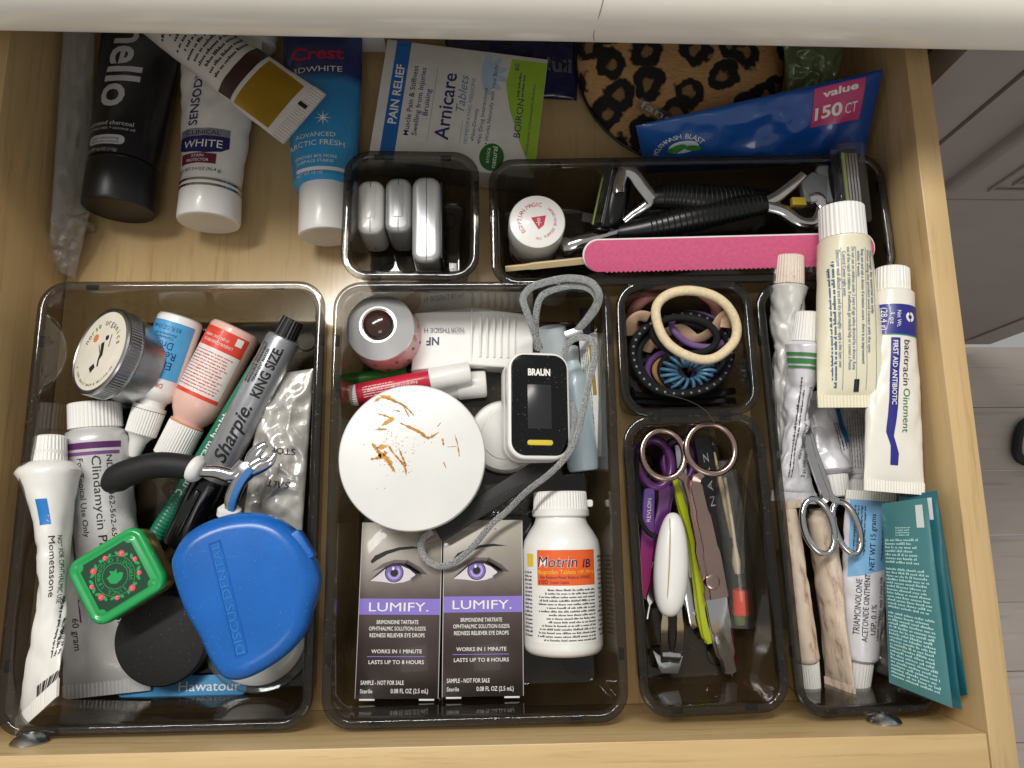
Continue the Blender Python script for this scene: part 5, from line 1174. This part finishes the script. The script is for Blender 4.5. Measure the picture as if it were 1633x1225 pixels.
for i in range(int((L - 24) / 2.6)):
    b2 = MB().add([(12 + i * 2.6, -9.2, .6), (13.3 + i * 2.6, -10.0, .6), (14.6 + i * 2.6, -9.2, .6), (12 + i * 2.6, -9.2, 1.7), (13.3 + i * 2.6, -10.0, 1.7), (14.6 + i * 2.6, -9.2, 1.7)], [(0, 1, 2), (3, 5, 4), (0, 3, 4, 1), (1, 4, 5, 2), (0, 2, 5, 3)])
    if i == 0: tooth = b2.build('tooth', mat('abrasive_pink'), t); first = tooth
    else:
        q = bpy.data.objects.new('tooth', first.data); col.objects.link(q); q.parent = t; q.location = (i * 2.6 * MM, 0, 0)
R3 = lambda cx, cy, z: at(880 + cx / 2.1687, cy / 2.1687, z)
rub = mat('razor_rubber', '111214', .5, 0, .1, 90, dust=.12); blk_g = mat('razor_black', '0D0E10', .3)
def razor(label, fork, handle, zf, head, headdir, hz, blades, ribs):
    o = R3(*handle[len(handle) // 2]); t = thing('razor', label, 'razor', Matrix.Translation(o), 'cartridge razors')
    P = [R3(*q) - o for q in handle]; p_ = cat_rom(P, 8); n_ = len(p_)
    b = MB(); b.tube(p_, [4.2 + 4.2 * math.sin(PI * (.12 + .8 * i / n_)) for i in range(n_)], 16, flat=.8); b.build('handle', blk_g, t, 60)
    for i in range(ribs[0], ribs[1]):
        q = p_[int(n_ * i / 40)]; d_ = (p_[min(n_ - 1, int(n_ * i / 40) + 1)] - p_[max(0, int(n_ * i / 40) - 1)]).normalized(); u = Vector((0, 0, 1)); s_ = d_.cross(u).normalized(); u = s_.cross(d_)
        r_ = 4.3 + 4.2 * math.sin(PI * (.12 + .8 * i / 40))
        b = MB(); b.tube([q + s_ * (r_ * math.cos(a)) + u * (r_ * .82 * math.sin(a)) for a in [PI * j / 14 for j in range(15)]], .45, 6); b.build('grip_rib', rub, t)
    for pts, w_ in fork:
        b = MB(); pp_ = [R3(*q) - o for q in pts]; cp_ = cat_rom(pp_, 7); b.tube(cp_, [w_ * (1 - .35 * i / len(cp_)) for i in range(len(cp_))], 12, flat=.6); b.build('fork_arm', chrome, t, 60)
    hc = R3(*head) - o; M = fz(hc, hz, headdir)
    b = MB(); b.lathe([(-19, 2)] + [(-19 * math.cos(a), 3 + 5.5 * math.sin(a) ** .6) for a in [PI * k / 14 for k in range(1, 14)]] + [(19, 2)], 24, 'x', (0, 0, -6)); b.build('head_back', blk_g, t, 60, M=M)
    b = MB(); b.prism(rrect(-20.5, 20.5, -5.5, 5.5, 2.5), -4, 2.2, 1.0); hb = b.build('cartridge', blackp, t, M=M)
    for k in range(blades):
        b = MB(); b.box(-17.5, 17.5, -4.2 + k * 1.9, -2.9 + k * 1.9, 2.1, 2.8, .1); b.build('blade', chrome, hb)
    b = MB(); b.box(-18, 18, 3.4, 5.0, 2.0, 2.9, .2); b.build('lubricant_strip', mat('strip_green', '9FAE5A', .5), hb)
    return t, hb, M, o
razor('razor lying head to the left in the razor tray', [([(350, 690, 42), (310, 640, 44), (280, 600, 46), (250, 590, 46), (232, 640, 46), (232, 668, 46)], 4.8), ([(350, 690, 40), (310, 720, 38), (280, 740, 36), (250, 765, 34)], 3.6)],
      [(345, 685, 40), (420, 680, 41), (540, 690, 42), (660, 690, 38), (780, 700, 32)], 40, (190, 675, 38), Vector((.1, 1, .25)), Vector((-.85, .1, .5)), 4, (7, 32))
t, hb, M, o = razor('razor with clear blade cover pointing to the upper right', [([(735, 705, 44), (780, 680, 45), (830, 640, 46), (870, 605, 46)], 4.2), ([(735, 710, 44), (800, 730, 44), (860, 770, 44), (910, 770, 44), (935, 720, 45), (920, 685, 46), (890, 690, 46)], 4.8)],
      [(230, 805, 30), (330, 790, 34), (480, 755, 40), (620, 725, 43), (740, 705, 44)], 44, (1032, 640, 52), Vector((-.12, 1, -.1)), Vector((.12, -.15, .97)), 4, (12, 38))
b = MB(); b.prism([(-6, -8), (7, -9), (9, 8), (0, 11), (-7, 5)], -3, 3, 1.5); b.build('head_mount', mat('mount_grey', '77797C', .4), t, M=Matrix.Translation(R3(900, 660, 44) - o))
b = MB(); b.box(-4, 4, -2.4, 2.4, -2, 2, .5); b.build('yellow_button', mat('razor_yellow', 'B9A02C', .4), t, M=Matrix.Translation(R3(852, 700, 47) - o))
b = MB(); b.prism(rrect(-7, 7, -12, 12, 4), -2.5, 2.5, 1.5); b.build('neck_block', mat('mount_grey2', '8B8D90', .35), t, M=Matrix.Translation(R3(955, 640, 44) - o))
b = MB(); b.prism(rrect(-23, 23, -8, 8, 2), -5, 5.6, 1.0); b.build('blade_cover', clear('cover_clear', (.93, .93, .93), .03, 'DDDDDD', .05, .7), t, M=M)
b = MB(); b.tube([Vector(R3(230, 815, 30)) - o, Vector(R3(255, 790, 32)) - o, Vector(R3(330, 775, 36)) - o, Vector(R3(400, 785, 37)) - o], 1.0, 8); b.build('chrome_trim', chrome, t)
M, L = span((905, 396, 26), (955, 380, 28)); t = thing('chrome_handle', 'rounded chrome handle end between the jar and the pink file', 'handle', M)
b = MB(); b.lathe([(-4, 2), (-3, 5.5), (0, 7), (L * .6, 6), (L, 4.6), (L + 30, 4.4), (L + 31, 3)], 28, 'x'); b.build('handle', chrome, t)
stick('folded_tag', 'small dark folded tag below the left razor head', 'tag', R3(105, 750, 24), R3(240, 772, 22), 3.0, .3, mat('tag_grey', '4A4646', .5))

# ================================================================== loose things at the back of the drawer
# clear sleeve at the left
o = at(108, 250, 10); t = thing('plastic_sleeve', 'long clear plastic sleeve with a slim syringe inside at the drawer left side', 'sleeve', Matrix.Translation(o))
C1 = lambda cx, cy, z: at(cx / 2.6625, cy / 2.6625, z) - o
film = clear('pouch_film', (.88, .88, .86), .24, 'E4E0DA', .10, .7, wrinkle=.5)
pouch(t, C1(275, 40, 40), C1(405, 60, 26), C1(385, 900, 14), C1(215, 940, 30), film, bulge=3.5, cr=1.2, seed=31)
pouch(t, C1(218, 935, 29), C1(380, 905, 14), C1(318, 1185, 3), C1(182, 1130, 12), film, bulge=2.5, cr=2.2, seed=32)
b = MB(); p_ = cat_rom([C1(345, 60, 22), C1(335, 400, 16), C1(325, 820, 12)], 8); b.tube(p_, 6.2, 20); b.build('barrel', clear('barrel_clear', (.80, .80, .80), .14, 'C9C6C2', .08, .7), t)
b = MB(); b.tube(cat_rom([C1(340, 380, 17), C1(338, 460, 16)], 4), 5.6, 16); b.build('plunger_stopper', mat('stopper_black', '2A2A2C', .5), t)
b = MB(); b.lathe([(-2, 5), (-1, 12), (1, 12), (2, 6)], 28, 'y', tuple(C1(310, 960, 9))); b.lathe([(2, 6.4), (14, 5.2), (15, 4)], 24, 'y', tuple(C1(312, 1020, 9)), sy=.8); b.build('clear_cap', film, t)
ink(t, blk, lambda u, v: tuple(C1(335 - 0, 580, 22.6) + Vector((v, -u, 0))), [T('filters', 0, 0, 3.0, 14, 0, 0)])

def back_tube(name, label, a, c, R, m, capL, capm, **k):
    M, L = span(a, c); t = thing(name, label, 'tube', M); capr = k.pop('capr'); nr = k.pop('neck')
    mp = squeeze(t, L - capL - 2, R, m, neck=nr, nk=2, sh=2, **k)
    b = MB(); b.lathe([(L - capL, capr[0] * .99), (L - capL + 1, capr[0]), (L - 2, capr[1]), (L - .5, capr[1] * .97), (L, capr[1] * .9), (L - .3, capr[1] * .84), (L - .3, .1)], 56, 'x', sy=k.get('flatk', 1)); b.build('cap', capm, t)
    return t, mp, L - capL - 2
ch = mat('charcoal_tube', '16171B', .33, 0, .12, 60, bump=.04, bs=200, coat=.3)
t, mp, L = back_tube('charcoal_toothpaste', 'black charcoal toothpaste tube with grey lettering, cap to the front', (232, 20, 22), (189, 337, 21), 19.5, ch, 26, mat('charcoal_cap', '141519', .36, dust=.1), capr=(19.8, 20), neck=19, p=.5, Wc=25, crimp=8, cr=.3, seed=41)
gl = mat('ink_light_grey', 'B9BAC0', .45)
ink(t, gl, mp, [T('hello', L - 59, -1.5, 20, 58, 0, .02)], 'brand_lettering', du=3, dv=2)
ink(t, gl, mp, [T('activated charcoal', L - 19, -4, 2.6, 28, 90, .005), T('with fresh mint + coconut oil', L - 15.6, -4, 1.9, 30, 90, 0), T('NET WT 4.0 OZ (113g)', L - 1.5, -6, 1.9, 20, 90, 0), PG(rrect(L - 11, L - 5, -15, 7, 2.8))], du=3, dv=2)
ink(t, blk, lambda u, v: mp(u, v, .34), [T('epic whitening', L - 9, -4, 1.7, 16, 90, 0), T('fluoride free toothpaste', L - 6.6, -4, 1.3, 17, 90, 0)], 'small_lettering', dv=2)
wt = mat('white_toothpaste', 'E6E3DE', .3, 0, .04, 60, bump=.05, bs=140, coat=.25)
t, mp, L = back_tube('white_toothpaste', 'white sensitive toothpaste tube with navy and maroon label, cap to the front', (356, 40, 22), (333, 357, 19), 17, wt, 22, W_, capr=(17.4, 18), neck=15, p=.6, Wc=25, crimp=8, cr=1.0, seed=42)
ink(t, mat('label_silver', 'A9ABB2', .3, .6), mp, [RC(L - 30, -17, L - 24.5, 13)], 'silver_band', du=2, dv=1.5)
ink(t, navy, lambda u, v: mp(u, v, .3), [PG([(L - 25, -17), (L - 18, -17.5), (L - 15, -12), (L - 13.5, 0), (L - 15, 9), (L - 18, 13), (L - 25, 13)])], 'navy_panel', du=2, dv=1.5)
ink(t, mat('ink_maroon', '6B1F3A', .4), mp, [RC(L - 13.4, -14, L - 6.8, 7)], 'maroon_panel', du=2, dv=1.5)
ink(t, whi, lambda u, v: mp(u, v, .42), [T('WHITE', L - 19.8, -2, 5.0, 23, 90, .0), T('STAIN', L - 11.6, -3.5, 1.7, 7, 90), T('PROTECTOR', L - 8.8, -3.5, 1.7, 13, 90)], du=2, dv=1.5)
ink(t, navy, lambda u, v: mp(u, v, .42), [T('CLINICAL', L - 27.2, -2, 2.6, 20, 90, 0), T('SENSODYNE', L - 56, -9, 5.4, 48, 180, .01), T('NET WT 3.4 OZ (96.4 g)', L - 3, -3, 2.0, 26, 90, 0)], 'navy_lettering', du=2, dv=1.5)
b = MB()
for q in (0, 3.2): b.lathe([(L + 2.4 + q, 16.9), (L + 2.6 + q, 17.9), (L + 4 + q, 17.95), (L + 4.2 + q, 16.9)], 56, 'x')
b.build('chrome_ring', chrome, t)
cb2 = grad('whitening_print', [(0, '1A2560'), (.50, '1D2C6C'), (.58, '2F86C4'), (1, '3BA0DA')], 0, 100, .3, 0, .10, 0, .3)
t, mp, L = back_tube('whitening_toothpaste', 'navy to sky blue whitening toothpaste tube left of the pain relief box', (514, 25, 20), (521, 379, 18), 19, cb2, 30, W_, capr=(15.5, 16.4), neck=15, p=.6, Wc=25, crimp=8, cr=.8, seed=43)
ink(t, whi, mp, [T('3DWHITE', L - 72, -2, 4.0, 30, 90, .0), T('ADVANCED', L - 26, -3, 3.0, 24, 90, 0), T('ARCTIC FRESH', L - 20.5, -3, 3.4, 34, 90, 0), T('REMOVES 80% MORE', L - 11.5, -3, 1.9, 26, 90, 0), T('SURFACE STAINS', L - 8.4, -3, 1.9, 22, 90, 0), RC(L - 4.6, -14, L - 2.2, 14), T('NET WT 3.8 OZ', L - .6, -6, 1.8, 16, 90, 0)] + [PG([(L - 37 + 5 * math.cos(a), 2 + 5 * math.sin(a)), (L - 37 + .5 * math.cos(a + 1.57), 2 + .5 * math.sin(a + 1.57)), (L - 37 - .5 * math.cos(a + 1.57), 2 - .5 * math.sin(a + 1.57))]) for a in [PI * k / 4 for k in range(8)]], du=2, dv=1.5)
ink(t, redi, mp, [T('Crest', L - 84, -2, 9, 32, 90, .02)], 'brand_lettering', du=2, dv=1.5)
# gold and brown tube on top
M, L = span((486, 190, 52), (238, 12, 56)); t = thing('gold_banded_tube', 'dull white tube with gold and brown bands lying across the toothpaste', 'tube', M)
mp = squeeze(t, L - 4, 14, mat('dull_white', 'C9C4BE', .38, 0, .04, 60, bump=.05, bs=200), 8, 19, .5, 44, p=.75, neck=9, nk=3)
ink(t, mat('gold_print', '9C7A1E', .3, .35, .08, 40), mp, [RC(12, -15, 36, 17)], 'gold_panel', du=3, dv=2)
ink(t, mat('brown_print', '3A2320', .4), mp, [RC(38.5, -17, 47, 17)], 'brown_band', du=3, dv=2)
ink(t, blk, mp, [FP(50, -15, L - 14, 14, 13, 71, 90, .5), RC(3, -7, 8.4, -4.5)], 'fine_print', du=3, dv=2)
# arnica carton
quad = [(621, 67.6), (870.7, 90), (856, 275), (582, 262)]
P = [at(*q, 24) for q in quad]; c_ = sum(P, Vector()) / 4; up_ = P[0] - P[3] + P[1] - P[2]; ex = P[1] - P[0] + P[2] - P[3]
M = fz(c_ - Vector((0, 0, 21)), (0, 0, 1), up_); t = thing('pain_relief_carton', 'white pain relief tablet carton with blue stripe and green corner', 'carton', M)
hw, hh = up_.length / 4, ex.length / 4
b = MB(); b.box(-hw, hw, -hh, hh, 0, 21, .4); b.build('carton', mat('carton_white', 'DEDCD8', .42, coat=.1), t)
K = lambda cx, cy: (hw * (1 - 2 * (cy - 180 - 45 * (cx - 500) / 680) / 490), hh * (1 - 2 * (cx - (535 - 95 * (cy - 180) / 490)) / 685))
ink(t, mat('arnica_blue', '2568B4', .4), flat(21.08), [RC(-hw + .1, hh - 15.2, hw - .1, hh - 6.2)], 'blue_stripe')
ink(t, mat('arnica_green', '9CC23A', .4), flat(21.08), [PG([(hw * .93, -hh + 22), (hw * .5, -hh + 24), (hw * .1, -hh + 20), (-hw * .4, -hh + 12), (-hw * .85, -hh + 3), (-hw * .95, -hh + .2), (hw * .93, -hh + .2)])], 'green_corner')
ink(t, whi, flat(21.16), [T('PAIN RELIEF', hw * .10, hh - 10.7, 5.0, 40, 0, .02)])
dn = mat('arnica_navy', '2B3270', .45)
ink(t, dn, flat(21.1), [T('Muscle Pain & Stiffness', 1, hh - 20, 3.1, 47, 0, .008), T('Swelling from Injuries', 1, hh - 25, 3.1, 46, 0, .008), T('Bruising', 1, hh - 29.8, 3.1, 18, 0, .008), T('Arnicare', 0, hh - 41.5, 8.5, 45, 0, .012), T('Non-Drowsy', -9, hh - 60.4, 2.3, 20, 0, 0), T('No Drug Interactions', -2.5, hh - 64.6, 2.3, 36, 0, 0), T('Works Naturally with Your Body', 6, hh - 69, 2.3, 52, 0, 0), RC(-20.6, hh - 61, -19.6, hh - 60), RC(-22, hh - 65, -21, hh - 64), RC(-22, hh - 69.4, -21, hh - 68.4)])
ink(t, mat('ink_teal_grey', '5E86A8', .45), flat(21.1), [T('Tablets', 10, hh - 50.5, 5.2, 25, 0, .0, .3), T('HOMEOPATHIC MEDICINE', -1, hh - 56.4, 2.2, 44, 0, 0), RC(-24, hh - 33.6, 26, hh - 33.4), RC(-24, hh - 53.2, -8, hh - 53)], 'blue_grey_lettering')
for q in range(6):
    a = 200 + q * 30; ink(t, mat('petal_blue', 'AEC3D8', .45), flat(21.06 + q * .006), [PG(ell(hw * .62 + 7 * math.cos(math.radians(a)), hh - 62 + 7 * math.sin(math.radians(a)), 8, 2.4, 18, a))], 'petal')
ink(t, dn, flat(21.18), [T('BOIRON', -2, -hh + 13.5, 4.0, 26, 0, .0), T('60', hw * .8, -hh + 18.5, 2.8, 5, 0, 0), T('World Leader in Homeopathic Medicines', -2, -hh + 6.5, 1.7, 48, 0, 0), FP(hw * .3, -hh + 12, hw * .75, -hh + 17, 2, 77)])
ink(t, mat('arnica_dark_green', '2F7034', .4), flat(21.14), [PG(ell(-hw * .74, -hh + 27, 9, 7.5, 30))], 'round_badge'); ink(t, whi, flat(21.2), [T('arnica', -hw * .72, -hh + 29.5, 2.4, 10, 0, 0), T('natural', -hw * .74, -hh + 25.5, 3.0, 14, 0, .01)])
# packs behind
t, mp = pxpouch('navy_pack', 'dark navy plastic pack in the shadow behind the pain relief carton', 'pack', [(700, 40, 8), (922, 50, 8), (920, 160, 6), (740, 150, 6)], mat('navy_film', '1C2048', .25, 0, .2, 60, coat=.4), bulge=4, cr=1.5, seed=51)
ink(t, gry, mp, [T('lull', mp.W * .85, mp.H * .45, 9, 16, 0, .03)], 'print', du=3)
t = thing('white_box', 'plain white box in the shadow behind the whitening toothpaste', 'box', Matrix.Translation(at(590, 70, 6)))
b = MB(); b.box(-11, 11, -6, 30, 0, 26, .5); b.build('box', W_, t)
t = thing('white_bottle', 'white bottle in the shadow at the very back left of the toothpaste', 'bottle', fx(at(415, 72, 14), (.1, 1, 0)))
b = MB(); b.lathe([(-2, 8), (0, 10), (40, 10), (42, 8)], 30, 'x'); b.build('body', mat('shade_white', 'CFCFD2', .4), t)
# leopard pouch
m, nt, bs_, out = nodes('leopard_fur')
tc = nt.nodes.new('ShaderNodeTexCoord'); n1 = nz(nt, 70, 3); mv = nt.nodes.new('ShaderNodeVectorMath'); mv.operation = 'MULTIPLY_ADD'; mv.inputs[1].default_value = (.016, .016, .016)
nt.links.new(n1.outputs['Color'], mv.inputs[0]); nt.links.new(tc.outputs['Object'], mv.inputs[2])
vo = nt.nodes.new('ShaderNodeTexVoronoi'); vo.voronoi_dimensions = '2D'; vo.inputs['Scale'].default_value = 44; vo.inputs['Randomness'].default_value = .75; nt.links.new(mv.outputs[0], vo.inputs['Vector'])
f = ramp(nt, vo.outputs['Distance'], [(.0, (.45, .45, .45)), (.13, (.5, .5, .5)), (.19, (1, 1, 1)), (.43, (1, 1, 1)), (.49, (0, 0, 0))]).outputs[0]
n2 = nz(nt, 45, 2); br = ramp(nt, n2.outputs[0], [(.40, (1, 1, 1)), (.30, (1, 1, 1))]).outputs[0]
furn = nz(nt, 1, 4, (260, 1400, 400)); fb = ramp(nt, furn.outputs[0], [(.3, 'B88A58'), (.7, 'D8AA74')]).outputs[0]
nt.links.new(mixc(nt, f, fb, lin('15100C')), bs_.inputs['Base Color']); bs_.inputs['Roughness'].default_value = .7; addbump(nt, bs_, furn.outputs[0], .6, .0012)
o = at(1087, 88, 14); t = thing('leopard_pouch', 'round leopard print pouch at the back of the drawer', 'pouch', Matrix.Translation(o - Vector((0, 0, 10))) @ Matrix.Rotation(math.radians(8), 4, 'X'))
b = MB(); b.lathe([(0, 55), (2, 64), (6, 67.5), (9, 67), (12.5, 62), (15, 50), (16, 30), (16.4, .1)], 72); b.build('shell', m, t, 60)
b = MB(); b.tube(loop(Vector((0, 0, 6)), 67.8, 67.8, 0, 72), 1.0, 8, True); b.build('piping', blackp, t)
# blue floss bag
blf = grad('floss_bag_blue', [(0, '2A62AE'), (.5, '1F56A6'), (1, '17489A')], 0, 130, .22, .5, .15, 0, .5)
t, mp = pxpouch('floss_pick_bag', 'glossy blue floss pick bag with pink count panel leaning behind the razor tray', 'bag', [(*(880 + 290 / 2.1687, 435 / 2.1687), 46), (*(880 + 1145 / 2.1687, 240 / 2.1687), 62), (*(880 + 1075 / 2.1687, 560 / 2.1687), 30), (*(880 + 325 / 2.1687, 600 / 2.1687), 14)], blf, bulge=4, cr=2.0, seed=52, nu=60, nv=40, fr=20)
ink(t, mat('count_pink', 'C83A78', .35, coat=.3), mp, [RC(mp.W * .72, mp.H * .52, mp.W * .93, mp.H * .97)], 'pink_panel', du=2, dv=2)
ink(t, whi, lambda u, v: mp(u, v, .45), [T('150', mp.W * .79, mp.H * .68, 6.2, 16, 3, .03), T('CT', mp.W * .885, mp.H * .68, 5, 7, 3, 0), T('value', mp.W * .83, mp.H * .90, 3.4, 20, 3, .03), TA('MOUTHWASH BLAST', mp.W * .17, mp.H * .34, 15.5, 165, 3.2, -9.0)], du=2, dv=2)
ink(t, mat('mint_green', '4E9A4A', .4), lambda u, v: mp(u, v, .42), [PG(ell(mp.W * .15, mp.H * .48, 6, 3, 18, 20)), PG(ell(mp.W * .22, mp.H * .46, 5, 2.4, 18, -10))], 'mint_leaf', du=2, dv=2)
ink(t, mat('splash_white', 'DDE8F0', .4), lambda u, v: mp(u, v, .36), [PG(ell(mp.W * .18, mp.H * .50, 9, 5, 24))], 'splash', du=2, dv=2)
t = thing('clear_tag', 'small clear tag with grey lettering lying on the leopard pouch', 'tag', fz(at(1047, 180, 26), (0, -.1, 1), at(1082, 197, 26) - at(1012, 160, 26)))
b = MB(); b.box(-13, 13, -4, 4, -.3, .3, .1); b.build('tag', cb_, t); ink(t, mat('ink_light_grey'), flat(.45), [T('fanc', 0, .5, 4.6, 22, 0, .0)])
t, mp = pxpouch('green_film_pack', 'crinkled clear and green pack in the dark behind the leopard pouch', 'pack', [(1250, 66, 40), (1350, 66, 40), (1330, 150, 26), (1255, 150, 26)], mat('green_grey_film', '6B7A54', .25, 0, .35, 60, coat=.5), bulge=4, cr=3, seed=53)
